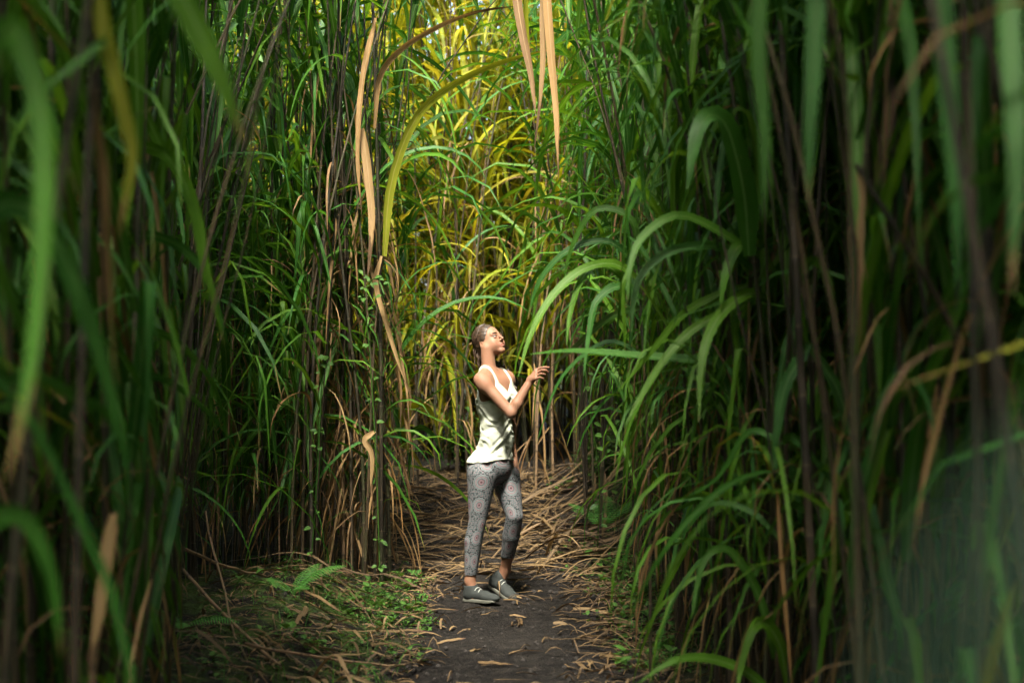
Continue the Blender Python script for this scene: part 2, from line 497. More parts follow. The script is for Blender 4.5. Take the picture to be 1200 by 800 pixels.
STEMS = [Stem(rng.uniform(3.5, 4.4), rng.uniform(.1, .6), rng.uniform(0, 6.28), rng.uniform(.03, .10), rng.uniform(.008, .014), 900 + k) for k in range(14)]
_smesh = {}


def stem_mesh(i, mat):
    if (i, mat) not in _smesh:
        V, F, uv = STEMS[i].geo()
        _smesh[(i, mat)] = mk_mesh('stem_' + mat, V, F, uv, np.full(len(V), rng.random()), M[mat])
    return _smesh[(i, mat)]


# gap cut through the canes along the sun ray to light the person
BEAM_C = U(577, 455, 8.45)


def in_beam(P, r=.10):
    P = np.atleast_2d(P)
    d = P - BEAM_C
    t = d @ S
    dist = np.linalg.norm(d - t[:, None] * S, axis=1)
    return bool(np.any((t > .25) & (dist < r)))


def blocks_view(P):
    """would this hide the person from where the photographer stood"""
    P = np.atleast_2d(P)
    Y = np.maximum(P[:, 1], .05)
    px = CX + P[:, 0] / Y * F_PX; py = HY - (P[:, 2] - CAM_H) / Y * F_PX
    return bool(np.any((Y < 8.9) & (px > 528) & (px < 655) & (py > 355) & (py < 720)))


def blocks_path(P):
    P = np.atleast_2d(P)
    Y = np.maximum(P[:, 1], .05)
    px = CX + P[:, 0] / Y * F_PX; py = HY - (P[:, 2] - CAM_H) / Y * F_PX
    a = (Y < 8.2) & (px > 480) & (px < 715) & (py > 120)
    b = (Y < 8.2) & (px > 470) & (px < 650) & (py > -40)
    c = (Y < 7.6) & (px > 225) & (px < 480) & (py > 0)
    c = c | ((Y < 8.65) & (px > 392) & (px < 478) & (py > 40))
    d = (Y < 3.3) & (px > 130) & (px < 1000)
    e = (Y < 1.9) & (px > -60) & (px < 1260)
    f = (Y < 4.9) & (px > 600) & (px < 990) & (py > 120) & (py < 500)
    return bool(np.any(a | b | c | f | ((d | e) & (py > -30) & (py < 830))))


class Batch:
    """many stems or leaves joined into one mass"""
    def __init__(s): s.V, s.F, s.uv, s.r, s.n = [], [], [], [], 0
    def add(s, V, F, uv, r):
        s.V.append(V); s.F.append(F + s.n); s.uv.append(uv); s.r.append(np.full(len(V), r)); s.n += len(V)
    def build(s, name, mat, label=None, cat=None, parent=None):
        if not s.V: return None
        me = mk_mesh(name, np.concatenate(s.V), np.concatenate(s.F), np.concatenate(s.uv), np.concatenate(s.r), mat)
        o = obj(name, me, parent)
        return tag(o, label, cat, None, 'stuff')


def leaf_plan(H, rg, leafy, low, bright, dryness=.5, shoot=False, dens=1.0):
    """list of (height fraction, azimuth, kind, material, scale)"""
    out = []
    az = rg.uniform(0, 6.28)
    z = low
    while z < H - .2:
        f = z / H
        az += math.pi + rg.normal(0, .55)
        if not shoot and rg.random() < dryness * (1.25 - 1.5 * f):
            out.append((f, az, 'dry' if rg.random() < .75 else 'drycurl', 'dry', rg.uniform(.7, 1.1)))
        elif rg.random() < leafy:
            w_ = rg.random(); kind = 'arch' if w_ < .46 else ('kink' if w_ < .68 else 'droop')
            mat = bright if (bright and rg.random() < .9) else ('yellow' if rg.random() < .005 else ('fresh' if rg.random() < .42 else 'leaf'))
            out.append((f, az, kind, mat, rg.uniform(.8, 1.2)))
        z += rg.uniform(.11, .22) * dens
    for k in range(4 if shoot else 3):
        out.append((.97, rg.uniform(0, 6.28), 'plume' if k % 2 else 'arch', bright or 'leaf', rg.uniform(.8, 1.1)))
    return out


n_ind = [0, 0]
OVER = {k: Batch() for k in ('stem', 'leaf', 'bright', 'yellow', 'dry', 'fresh')}     # leaves above the view, joined with the canes added for shade


def cane(x, y, label, group, leafy=.85, low=.55, bright=None, lean=(0, 0), tan=False, guard=True, hs=1.0, maxleaf=20, dryness=.5, shoot=0.0):
    rg = np.random.default_rng(int(rng.integers(1e9)))
    i = int(rg.integers(len(STEMS))); st = STEMS[i]
    sh = rg.random() < shoot
    rz, sc = rg.uniform(0, 6.28), rg.uniform(.9, 1.12) * hs
    zs = 1.0
    if sh:
        zs = rg.uniform(.28, .6)
    z0 = float(gh(x, y))
    Rm = np.array((Euler((lean[0], lean[1], 0)).to_matrix() @ Euler((0, 0, rz)).to_matrix()))
    rot = Matrix(Rm.tolist()).to_euler()
    base = np.array([x, y, z0])
    world_of = lambda P: base + sc * zs * (np.atleast_2d(P) @ Rm.T)
    stem_w = world_of(st.at(np.linspace(0, 1, 40)))
    if guard and (in_beam(stem_w, .2) or blocks_view(stem_w)):
        return None
    root = obj('cane_plant', None, None, base, rot, sc * zs)
    root.empty_display_size = .1
    tag(root, label, 'cane', group)
    obj('stem', stem_mesh(i, 'stem_tan' if tan else 'stem'), root)
    cnt = 0
    plan = leaf_plan(st.H * zs, rg, leafy, low * (.5 if sh else 1), bright, dryness, sh)
    rg.shuffle(plan)
    for f, az, kind, mat, ls in plan:
        f = float(f); az = float(az); ls = float(ls) / zs * (.85 if sh else 1)
        k = int(rg.integers(len(VAR[kind])))
        c, s_ = math.cos(az), math.sin(az)
        Rz = np.array([[c, -s_, 0], [s_, c, 0], [0, 0, 1]])
        a = st.at(f)
        V, F, uv = VAR[kind][k]
        W = world_of(a + ls * (V[1::3] @ Rz.T))
        if guard and (in_beam(W) or blocks_view(W) or blocks_path(W)):
            continue
        if cnt >= maxleaf or np.all(W[:, 2] > CAM_H + .275 * W[:, 1]):
            Vl, Fl, uvl = LOW[kind][k]
            OVER[str(mat)].add(world_of(a + ls * (Vl @ Rz.T)), Fl, uvl, rg.random())
            continue
        obj('dry_leaf' if mat == 'dry' else 'leaf', leaf_mesh(str(kind), k, str(mat)), root, a, (0, 0, az), ls)
        cnt += 1
    n_ind[0] += 1; n_ind[1] += cnt
    return root


def mass_cane(B, x, y, leafy=.95, low=.4, bright=None, lean=(0, 0), hs=1.0, bend=None, baz=0, guard=True, dryness=.4, dens=1.0, big=1.0):
    rg = np.random.default_rng(int(rng.integers(1e9)))
    if bend is None:
        st = STEMS[int(rg.integers(len(STEMS)))]; rz = rg.uniform(0, 6.28)
    else:
        st = Stem(rg.uniform(4.8, 5.6), bend, baz, .05, .009, int(rg.integers(1e9))); rz = 0.0
    sc = rg.uniform(.9, 1.12) * hs
    Rm = np.array((Euler((lean[0], lean[1], 0)).to_matrix() @ Euler((0, 0, rz)).to_matrix()))
    base = np.array([x, y, float(gh(x, y))])
    wf = lambda P: base + sc * (P @ Rm.T)
    V, F, uv = st.geo(5, False)
    if guard and (in_beam(wf(st.at(np.linspace(0, 1, 40))), .2) or blocks_view(wf(st.at(np.linspace(0, 1, 40))))):
        return
    B['stem'].add(wf(V), F, uv, rg.random())
    for f, az, kind, mat, ls in leaf_plan(st.H, rg, leafy, low, bright, dryness, False, dens):
        f = float(f)
        k = int(rg.integers(len(VAR[kind]))); V, F, uv = LOW[kind][k]
        c, s_ = math.cos(az), math.sin(az)
        Rz = np.array([[c, -s_, 0], [s_, c, 0], [0, 0, 1]])
        W = wf(st.at(f) + float(ls) * big * (V @ Rz.T))
        if guard and (in_beam(W[1::3]) or blocks_view(W[1::3]) or blocks_path(W[1::3])):
            continue
        B[str(mat)].add(W, F, uv, rg.random())


def newB(): return {k: Batch() for k in ('stem', 'leaf', 'bright', 'yellow', 'dry', 'fresh')}


def build_mass(B, name, label):
    root = B['leaf'].build(name, M['leaf'], label, 'canes')
    for k, nm in (('stem', 'stems'), ('bright', 'sunglow_tinted_leaves'), ('yellow', 'yellow_leaves'), ('dry', 'dry_leaves'), ('fresh', 'fresh_leaves')):
        B[k].build(nm, M[k], None, None, root)
    return root


def scatter(n, fx, y0, y1, mind, existing, d0=0.0, d1=.9, side=1, p=1.0):
    pts = []
    tries = 0
    while len(pts) < n and tries < n * 60:
        tries += 1
        y = rng.uniform(y0, y1); x = float(fx(y)) + side * (d0 + (d1 - d0) * rng.random() ** p)
        if all((x - a) ** 2 + (y - b) ** 2 > mind ** 2 for a, b in existing):
            existing.append((x, y)); pts.append((x, y))
    return pts


taken = []
LG, RG, CG, BG = 'canes of the left thicket', 'canes of the right thicket', 'canes of the dark clump left of the person', 'canes at the far end of the trail'
# dark clump at the left edge of the trail
for k in range(26):
    a = rng.uniform(0, 1)
    x, y = -0.80 - .6 * a + rng.normal(0, .03), 8.62 + .55 * rng.uniform(0, 1) + .25 * a
    taken.append((x, y))
    cane(x, y, 'slender dark brown cane in the bare-stemmed clump left of the person', CG, .22, .5, None, (rng.normal(0, .015), rng.normal(0, .012)), rng.random() < .12, dryness=.95, maxleaf=16)
# left thicket
for x, y in scatter(20, left_edge, 3.5, 6.0, .10, taken, 0, .75, -1):
    cane(x, y, 'shaded cane with long drooping leaves at the near left edge of the view', 'canes nearest the camera on the left', .8, .4, None, (rng.normal(0, .03), rng.normal(.01, .03)), rng.random() < .05, shoot=.4)
for x, y in scatter(46, left_edge, 6.0, 9.6, .09, taken, 0, 1.4, -1):
    cane(x, y, 'leafy green cane in the left thicket behind the mossy bank', LG, 1.0, .55, None, (rng.normal(0, .04), rng.normal(.02, .04)), rng.random() < .12, dryness=.25, shoot=.35, maxleaf=24)
# right thicket
for x, y in scatter(30, right_edge, 3.0, 5.6, .10, taken, 0, .8, 1):
    cane(x, y, 'shaded cane with hanging leaves at the near right edge of the view', 'canes nearest the camera on the right', .75, .6, None, (rng.normal(0, .03), rng.normal(-.01, .03)), rng.random() < .05, shoot=.35)
for x, y in scatter(62, right_edge, 5.6, 12.4, .09, taken, 0, 1.1, 1):
    cane(x, y, 'dark leafy cane in the right thicket beside the trail', RG, .95, .75 if y < 8.6 else 1.5, None, (rng.normal(0, .03), rng.normal(-.01, .035)), rng.random() < .12, shoot=.2 if y < 8.6 else 0, maxleaf=20)
# far end
for k in range(56):
    x, y = rng.uniform(-2.2, 1.2), rng.uniform(12.7, 14.4)
    if x < -1.2: y += .5
    taken.append((x, y))
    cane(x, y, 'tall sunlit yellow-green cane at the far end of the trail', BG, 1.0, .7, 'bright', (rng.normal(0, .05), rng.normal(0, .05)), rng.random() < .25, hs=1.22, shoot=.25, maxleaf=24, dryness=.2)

for k in range(14):
    x, y = (rng.uniform(-1.05, -.30), rng.uniform(11.7, 12.6)) if k < 9 else (rng.uniform(.05, .35), rng.uniform(11.3, 12.4))
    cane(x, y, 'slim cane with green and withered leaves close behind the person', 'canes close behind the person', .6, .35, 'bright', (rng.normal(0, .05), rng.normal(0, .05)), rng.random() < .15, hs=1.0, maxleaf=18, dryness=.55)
# the mass of canes further in, which nobody could count
B = newB()
for x, y in scatter(70, left_edge, .8, 12.0, .07, taken, .1, .8, -1): mass_cane(B, x, y, hs=1.08)
for x, y in scatter(110, left_edge, 3.6, 9.6, .05, taken, .0, .9, -1): mass_cane(B, x, y, 1, .5, None, (rng.normal(0, .06), rng.normal(.04, .06)), rng.uniform(.45, .85), dryness=.3, dens=.68, big=1.2)
for x, y in scatter(330, left_edge, .6, 12.5, .10, taken, .7, 4.2, -1, 1.3): mass_cane(B, x, y, hs=1.1 if y < 9 else .92)
build_mass(B, 'cane_thicket', 'dense shaded mass of green canes filling the left side behind the front rows')
B = newB()
for x, y in scatter(70, right_edge, .8, 12.0, .07, taken, .1, .8, 1): mass_cane(B, x, y, low=.4 if y < 8.6 else 1.5)
for x, y in scatter(100, right_edge, 3.6, 9.2, .05, taken, .0, .8, 1): mass_cane(B, x, y, 1, .95, None, (rng.normal(0, .06), rng.normal(-.04, .06)), rng.uniform(.45, .85), dryness=.3, dens=.68, big=1.2)
for x, y in scatter(330, right_edge, .6, 13.0, .10, taken, .7, 4.2, 1, 1.3): mass_cane(B, x, y, hs=1.1 if y < 9 else .92)
for x, y in scatter(40, right_edge, 5.0, 7.0, .05, taken, .1, 1.3, 1): mass_cane(B, x, y, 1, .6, 'fresh', (rng.normal(0, .06), rng.normal(-.05, .06)), rng.uniform(.5, .85), dryness=.15, dens=.62, big=1.25)
build_mass(B, 'cane_thicket', 'dense dark mass of canes filling the right side behind the front rows')
B = newB()
for k in range(420):
    x, y = rng.uniform(-6, 5), 13.6 + 6.5 * rng.random() ** 1.2
    mid = math.exp(-((x + .9) / 1.7) ** 2) if y > 14.6 else 0
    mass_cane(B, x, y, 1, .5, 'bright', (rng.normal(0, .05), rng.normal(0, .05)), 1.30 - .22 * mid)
for k in range(330):
    x, y = rng.uniform(-5, 4), 13.4 + 5 * rng.random()
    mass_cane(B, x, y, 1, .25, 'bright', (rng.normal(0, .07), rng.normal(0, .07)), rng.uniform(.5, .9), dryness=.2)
build_mass(B, 'cane_thicket', 'bright yellow-green mass of canes closing the far end of the trail')
B = newB()  # unseen canes added behind the camera to darken the foreground
for k in range(150):
    x, y = rng.uniform(-3.5, 3.5), rng.uniform(-5, .6)
    if y > -2.2 and abs(x) < .62: continue
    mass_cane(B, x, y)
build_mass(B, 'cane_thicket', 'unseen canes added behind the camera to shade the foreground')
# unseen canes added above the view, leaning in to shade trail and legs
B = OVER
for k in range(71):
    y = rng.uniform(-2, 2.2) if k < 46 else (rng.uniform(2.2, 6.3) if k < 66 else rng.uniform(7.5, 9.6))
    if rng.random() < .5:
        x = float(left_edge(y)) - rng.uniform(0, .5); baz = rng.normal(0, .5)
    else:
        x = float(right_edge(y)) + rng.uniform(0, .5); baz = math.pi + rng.normal(0, .5)
    mass_cane(B, x, y, 1, 3.0, None, (0, 0), 1.0, rng.uniform(.9, 1.9), baz)
build_mass(B, 'unseen_shade_canopy', 'unseen cane tops above the view, leaning ones added to shade the trail')
print('individual canes', n_ind, len(bpy.data.objects))

# ------------------------------------------------------------------ person
def surface_nets(D, org, h):
    ins = D < 0
    nx, ny, nz = D.shape
    cnt = np.zeros((nx - 1, ny - 1, nz - 1), np.int8)
    for a in (0, 1):
        for b in (0, 1):
            for c in (0, 1):
                cnt += ins[a:nx - 1 + a, b:ny - 1 + b, c:nz - 1 + c]
    cell = (cnt > 0) & (cnt < 8)
    I = np.argwhere(cell)
    ids = np.full(cell.shape, -1, np.int32); ids[cell] = np.arange(len(I))
    acc = np.zeros((len(I), 3)); num = np.zeros(len(I))
    cor = [(a, b, c) for a in (0, 1) for b in (0, 1) for c in (0, 1)]
    for p in cor:
        for ax in range(3):
            if p[ax]: continue
            q = list(p); q[ax] = 1
            d0 = D[I[:, 0] + p[0], I[:, 1] + p[1], I[:, 2] + p[2]]
            d1 = D[I[:, 0] + q[0], I[:, 1] + q[1], I[:, 2] + q[2]]
            m = (d0 < 0) != (d1 < 0)
            t = np.where(m, d0 / np.where(m, d0 - d1, 1), 0)
            pt = np.tile(np.array(p, float), (len(I), 1)); pt[:, ax] = t
            acc += pt * m[:, None]; num += m
    V = org + (I + acc / num[:, None]) * h
    Fs = []
    for ax in range(3):
        s0 = [slice(1, -1)] * 3; s1 = [slice(1, -1)] * 3
        s0[ax] = slice(0, -1); s1[ax] = slice(1, None)
        a, b = ins[tuple(s0)], ins[tuple(s1)]
        E = np.argwhere(a != b)
        if not len(E): continue
        fl = a[a != b]
        E = E + 1; E[:, ax] -= 1
        u, v = [(1, 2), (2, 0), (0, 1)][ax]
        def cid(du, dv):
            J = E.copy(); J[:, u] -= du; J[:, v] -= dv
            return ids[J[:, 0], J[:, 1], J[:, 2]]
        q = np.stack([cid(1, 1), cid(0, 1), cid(0, 0), cid(1, 0)], -1)
        q[~fl] = q[~fl][:, ::-1]
        Fs.append(q)
    return V, np.concatenate(Fs)


class SDF:
    def __init__(s, lo, hi, h):
        s.lo = np.asarray(lo, float); s.h = h
        s.n = np.ceil((np.asarray(hi) - s.lo) / h).astype(int) + 1
        s.D = np.full(s.n, 1.0, np.float32)
    def block(s, lo, hi):
        a = np.clip(np.floor((lo - s.lo) / s.h).astype(int), 0, s.n); b = np.clip(np.ceil((hi - s.lo) / s.h).astype(int) + 1, 0, s.n)
        sl = tuple(slice(i, j) for i, j in zip(a, b))
        ax = [s.lo[k] + s.h * np.arange(a[k], b[k]) for k in range(3)]
        return sl, np.stack(np.meshgrid(*ax, indexing='ij'), -1)
    def comb(s, sl, d, k, op):
        A = s.D[sl]
        if op == 'sub': A, d = -A, d
        if k > 0:
            hh = np.clip(.5 + .5 * (d - A) / k, 0, 1)
            r = d + (A - d) * hh - k * hh * (1 - hh)
        else:
            r = np.minimum(A, d)
        s.D[sl] = -r if op == 'sub' else r
    def cone(s, a, b, ra, rb, k=.02, op='add'):
        a, b = np.asarray(a, float), np.asarray(b, float)
        m = max(ra, rb) + k + .02
        sl, P = s.block(np.minimum(a, b) - m, np.maximum(a, b) + m)
        ab = b - a
        t = np.clip(((P - a) @ ab) / (ab @ ab + 1e-12), 0, 1)
        d = np.linalg.norm(P - a - t[..., None] * ab, axis=-1) - (ra + (rb - ra) * t)
        s.comb(sl, d, k, op)
    def ell(s, c, rad, axes, k=.03, op='add'):
        c = np.asarray(c, float); rad = np.asarray(rad, float)
        m = rad.max() + k + .02
        sl, P = s.block(c - m, c + m)
        q = (P - c) @ np.asarray(axes).T
        k0 = np.linalg.norm(q / rad, axis=-1); k1 = np.linalg.norm(q / rad ** 2, axis=-1)
        s.comb(sl, k0 * (k0 - 1) / np.maximum(k1, 1e-6), k, op)
    def grid(s):
        return s.block(s.lo, s.lo + s.n * s.h)[1]


PY0 = 8.5
def P(px, py, dy=0.0): return U(px, py, PY0 + dy)


fa = R(35)
Fw = np.array([math.cos(fa), -math.sin(fa), 0]); Rt = np.array([-math.sin(fa), -math.cos(fa), 0]); Up = np.array([0, 0, 1.])
TA = np.stack([Rt, Fw, Up])                      # torso axes: right, forward, up
hy, hp = R(38), R(27)
HS = .92
H0 = np.array([math.cos(hy), -math.sin(hy), 0])
Fh = H0 * math.cos(hp) + Up * math.sin(hp); Rh = np.array([-math.sin(hy), -math.cos(hy), 0]); Uh = -H0 * math.sin(hp) + Up * math.cos(hp)
HA = np.stack([Rh, Fh, Uh])
HC = P(589.3, 410.8, 0) - HS * (.078 * Fh - .102 * Uh)
def hd(r, f, u): return HC + HS * (r * Rh + f * Fh + u * Uh)

J = dict(pelvis=P(576, 546), waist=P(582, 511), rib=P(581, 471), neck0=P(573.5, 438), neck1=P(571.0, 411, .01),
         hipR=P(565, 557, -.08), kneeR=P(559.5, 611, -.090), calfR=P(554.8, 633, -.080), ankR=P(551, 680, -.07),
         hipL=P(592, 557, .08), kneeL=P(603, 604, .0), calfL=P(599, 627, .05), ankL=P(592, 667, .15),
         shR=P(563.5, 445, -.135), elR=P(599, 484, -.21), wrR=P(622, 445, -.16),
         shL=P(594, 443, .125), elL=P(598, 489, .19), wrL=P(601, 530, .115))


def torso(s, full=True):
    s.ell(J['pelvis'], (.150, .108, .115), TA, .03)
    for sg in (-1, 1):
        s.ell(J['pelvis'] - Fw * .038 + Rt * .060 * sg - Up * .03, (.074, .076, .085), TA, .04)
    s.ell(J['waist'], (.112, .082, .125), TA, .05)
    s.ell(J['rib'], (.126, .094, .150), TA, .05)
    for sg in (-1, 1):
        s.ell(J['rib'] + Fw * .062 + Rt * .066 * sg + Up * .012, (.052, .048, .055), TA, .03)
    s.cone(J['rib'] + Up * .115 + Rt * .095, J['rib'] + Up * .115 - Rt * .095, .052, .052, .05)
    for q in ('shR', 'shL'):
        s.cone(J['neck0'] + Up * .004, J[q] + Up * .008, .038, .035, .04)
        s.cone(J['neck0'] + Up * .026 - Fw * .020, J['neck0'] * .45 + J[q] * .55 + Up * .006, .024, .028, .03)


def legs(s):
    for a, b, c, d, sg in (('hipR', 'kneeR', 'calfR', 'ankR', 1), ('hipL', 'kneeL', 'calfL', 'ankL', -1)):
        s.cone(J[a], J[b], .086, .0465, .006)
        s.cone(J[b], J[c], .0465, .0475, .004)
        s.cone(J[c], J[d], .0475, .029, .004)


def arm(s, sh, el, wr):
    s.cone(J[sh], J[el], .040, .031, .02)
    s.ell(J[sh] + (J[el] - J[sh]) * .12, (.046, .046, .052), TA, .03)
    m = J[el] + (J[wr] - J[el]) * .28
    s.cone(J[el], m, .029, .0325, .012)
    s.cone(m, J[wr], .0325, .0205, .012)


lo, hi = np.array([P(540, 700)[0] - .03, 8.02, -.01]), np.array([P(650, 700)[0] + .03, 8.86, 1.68])
b_ = SDF(lo, hi, .0036)
torso(b_); legs(b_); arm(b_, 'shR', 'elR', 'wrR'); arm(b_, 'shL', 'elL', 'wrL')
b_.cone(J['neck0'] - Up * .01, J['neck1'] + Up * .012, .045, .0385, .014)
# collar bones
for sg in (1, -1):
    b_.cone(J['neck0'] + Fw * .060 + Rt * .02 * sg - Up * .032, J['neck0'] + Fw * .035 + Rt * .13 * sg - Up * .008, .009, .010, .02)
# head
class HeadSDF:
    def ell(s, c, rad, axes, k=.03, op='add'): b_.ell(c, np.array(rad) * HS, axes, k, op)
    def cone(s, a, b, ra, rb, k=.02, op='add'): b_.cone(a, b, ra * HS, rb * HS, k, op)


head = HeadSDF()
head.ell(hd(0, -.006, .026), (.071, .092, .090), HA, .02)
head.ell(hd(0, .022, -.026), (.057, .066, .080), HA, .03)
for sg in (-1, 1):
    head.cone(hd(.046 * sg, .004, -.058), hd(.010 * sg, .066, -.094), .021, .017, .012)
    head.ell(hd(.038 * sg, .058, -.032), (.022, .022, .020), HA, .025)
    head.ell(hd(.036 * sg, .040, -.056), (.026, .034, .030), HA, .03)
    head.cone(hd(.042 * sg, .073, .019), hd(.012 * sg, .086, .016), .0085, .0085, .012)
    head.ell(hd(.032 * sg, .101, -.002), (.0205, .021, .0125), HA, .006, 'sub')
    head.ell(hd(.072 * sg, -.010, -.014), (.0080, .016, .027), HA, .006)
    head.ell(hd(.080 * sg, -.006, -.010), (.006, .009, .015), HA, .004, 'sub')
    head.ell(hd(.0110 * sg, .097, -.034), (.0070, .0095, .0068), HA, .008)
head.ell(hd(0, .075, -.096), (.016, .015, .014), HA, .018)
head.ell(hd(0, .080, -.058), (.026, .012, .022), HA, .015)
head.cone(hd(0, .086, .014), hd(0, .1125, -.028), .0068, .0085, .010)
for sg in (-1, 1):
    head.cone(hd(.021 * sg, .0855, -.0615), hd(.004 * sg, .0960, -.0585), .0034, .0054, .005)
    head.cone(hd(.018 * sg, .0850, -.0710), hd(0, .0935, -.0725), .0038, .0062, .005)
head.cone(hd(-.019, .0995, -.0655), hd(.019, .0995, -.0655), .0040, .0040, .002, 'sub')
# lids wrap the eyeballs
for sg in (-1, 1):
    head.ell(hd(.032 * sg, .0795, .0085), (.0165, .0135, .0062), HA, .003)
    head.ell(hd(.032 * sg, .0795, -.0090), (.0155, .0128, .0052), HA, .003)


def finger(pts, r0, r1):
    for i in range(len(pts) - 1):
        ra = r0 + (r1 - r0) * i / (len(pts) - 1); rb = r0 + (r1 - r0) * (i + 1) / (len(pts) - 1)
        b_.cone(pts[i], pts[i + 1], ra, rb, .003)


# right hand, reaching for a leaf: palm rises from the wrist, fingers bend over towards the leaf
K = [P(628.2, 433.5, -.155), P(629.2, 436.5, -.172), P(628.8, 440.0, -.187), P(627.6, 443.5, -.198)]
for k in K:
    b_.cone(J['wrR'], k, .0195, .0105, .012)
b_.cone(K[0], K[3], .0105, .0095, .006)
tips = [[P(634.5, 430.8, -.165), P(639.5, 430.2, -.165), P(643.2, 430.5, -.160)],
        [P(635.0, 433.6, -.185), P(639.6, 433.8, -.180), P(642.0, 436.0, -.168)],
        [P(634.2, 437.8, -.202), P(638.2, 438.6, -.192), P(639.2, 441.2, -.178)],
        [P(632.6, 442.2, -.210), P(635.8, 443.2, -.200), P(636.6, 445.4, -.190)]]
for k, t, r in zip(K, tips, (.0085, .0088, .0083, .0072)):
    finger([k] + t, r, r * .78)
finger([P(624.5, 441.5, -.150), P(628.5, 437.5, -.128), P(633.0, 434.8, -.130), P(637.5, 433.2, -.145)], .0125, .0078)
# left hand, hanging by the hip
K2 = [J['wrL'] + np.array([.016 + .004, -.050 + .018 * i, -.075 + .004 * abs(i - 1)]) for i in range(4)]
for k in K2:
    b_.cone(J['wrL'], k, .018, .0105, .012)
for i, (k, L_) in enumerate(zip(K2, (.070, .078, .072, .056))):
    finger([k, k + np.array([.010, -.002, -L_ * .5]), k + np.array([.008, -.004, -L_ * .8]), k + np.array([-.001, -.006, -L_])], .0086, .0068)
finger([J['wrL'] + np.array([.0, -.022, -.02]), J['wrL'] + np.array([.012, -.060, -.05]), J['wrL'] + np.array([.016, -.070, -.078]), J['wrL'] + np.array([.014, -.068, -.098])], .0125, .008)
# feet inside the shoes
HEELR, TOER = P(550, 697, -.055), P(580, 699, -.20)
HEELL, TOEL = P(580, 682, .185), P(601, 696.5, .055)
b_.cone(J['ankR'], HEELR + (TOER - HEELR) * .2, .031, .030, .02); b_.cone(HEELR + (TOER - HEELR) * .15, TOER, .026, .018, .02)
b_.cone(J['ankL'], HEELL + (TOEL - HEELL) * .2, .031, .030, .02); b_.cone(HEELL + (TOEL - HEELL) * .15, TOEL, .026, .018, .02)
BV, BF = surface_nets(b_.D, b_.lo, b_.h)
q = (BV - HC) @ HA.T / HS
lipm = np.exp(-((q[:, 0] / .024) ** 4)) * (1 - ss(.010, .0145, np.abs(q[:, 2] + .0655))) * ss(.080, .086, q[:, 1])
cheek = np.exp(-(((np.abs(q[:, 0]) - .042) / .018) ** 2 + ((q[:, 2] + .030) / .02) ** 2)) * ss(.02, .06, q[:, 1])
socket = np.exp(-(((np.abs(q[:, 0]) - .031) / .017) ** 2 + ((q[:, 2] - .001) / .008) ** 2)) * ss(.06, .075, q[:, 1])


def skin_material():
    m, nt, out = new_mat('tanned_skin'); b = NB(nt)
    tc = b.n('ShaderNodeTexCoord').outputs['Object']
    n = b.noise(tc, 30, 4); n2 = b.noise(tc, 6, 2)
    col = b.mix(n2, (0.195, 0.098, 0.058), (0.262, 0.132, 0.080))
    col = b.mix(b.math('MULTIPLY', b.attr('cheek'), .45), col, (0.30, 0.115, 0.075))
    col = b.mix(b.math('MULTIPLY', b.attr('socket'), .15), col, (0.13, 0.062, 0.04))
    col = b.mix(b.math('MULTIPLY', b.attr('lips'), .75), col, (0.24, 0.075, 0.060))
    nt.links.new(b.pbsdf(col, b.math('ADD', .50, b.math('MULTIPLY', n, .15)), .28, b.bump(n, .08, .002), **{'Subsurface Weight': .12, 'Subsurface Scale': .012}), out.inputs[0])
    return m


M['skin'] = skin_material()
person = obj('person', mk_mesh('person', BV - J['pelvis'], BF, mat=M['skin'], extra={'lips': lipm, 'cheek': cheek, 'socket': socket}), None, J['pelvis'])
tag(person, 'person in white tank top and patterned leggings looking up on the dark trail', 'person')
PO = J['pelvis']


def child(name, V, F, mat, parent=person, extra=None, org=None, uv=None):
    return obj(name, mk_mesh(name, np.asarray(V) - PO, F, uv=uv, mat=mat, extra=extra), parent)


def uvball(c, rad, axes, nu=14, nv=9):
    th = np.linspace(0, 2 * np.pi, nu + 1)[:-1]; ph = np.linspace(0.02, np.pi - .02, nv)
    A = np.stack([np.outer(np.sin(ph), np.cos(th)), np.outer(np.cos(ph), np.ones(nu)), np.outer(np.sin(ph), np.sin(th))], -1).reshape(-1, 3)
    V = c + (A * rad) @ np.asarray(axes)
    i, j = np.meshgrid(np.arange(nv - 1), np.arange(nu), indexing='ij')
    F = np.stack([i * nu + j, (i + 1) * nu + j, (i + 1) * nu + (j + 1) % nu, i * nu + (j + 1) % nu], -1).reshape(-1, 4)
    return V, F


M['eye_white'] = simple_mat('eye_white', (0.28, 0.26, 0.24), .25, .5, 60, .05, 0)
M['iris'] = simple_mat('iris', (0.035, 0.022, 0.014), .2, .6, 300, .4, 0)
M['lash'] = simple_mat('lash', (0.012, 0.008, 0.006), .6, .3, 100, .2, 0)
for sg in (-1, 1):
    V, F = uvball(hd(.032 * sg, .0800, -.001), np.array((.0135, .0115, .0110)) * HS, HA)
    e = child('eye', V, F, M['eye_white'])
    V, F = uvball(hd(.0325 * sg - .0015, .0868, -.0012), (.0064, .0056, .0064), HA)
    child('iris', V, F, M['iris'], e)
    t = np.linspace(-1, 1, 9)
    C = np.stack([hd(.032 * sg + .0150 * x, .0935 - .0075 * x * x - .002 * max(0, x * sg), .0048 - .0032 * x * x) for x in t])
    child('eyelash', *tube(C, .0016 * (1.1 - .7 * t ** 4), 5, t)[:2], M['lash'], e)
    C = np.stack([hd(sg * (.030 + .019 * x), .0935 - .006 * x - .004 * x * x, .0225 - .0035 * (x - .2) ** 2) for x in t])
    child('eyebrow', *tube(C, .0026 * (1.1 - .75 * np.abs(t) ** 3), 6, t)[:2], M['lash'])

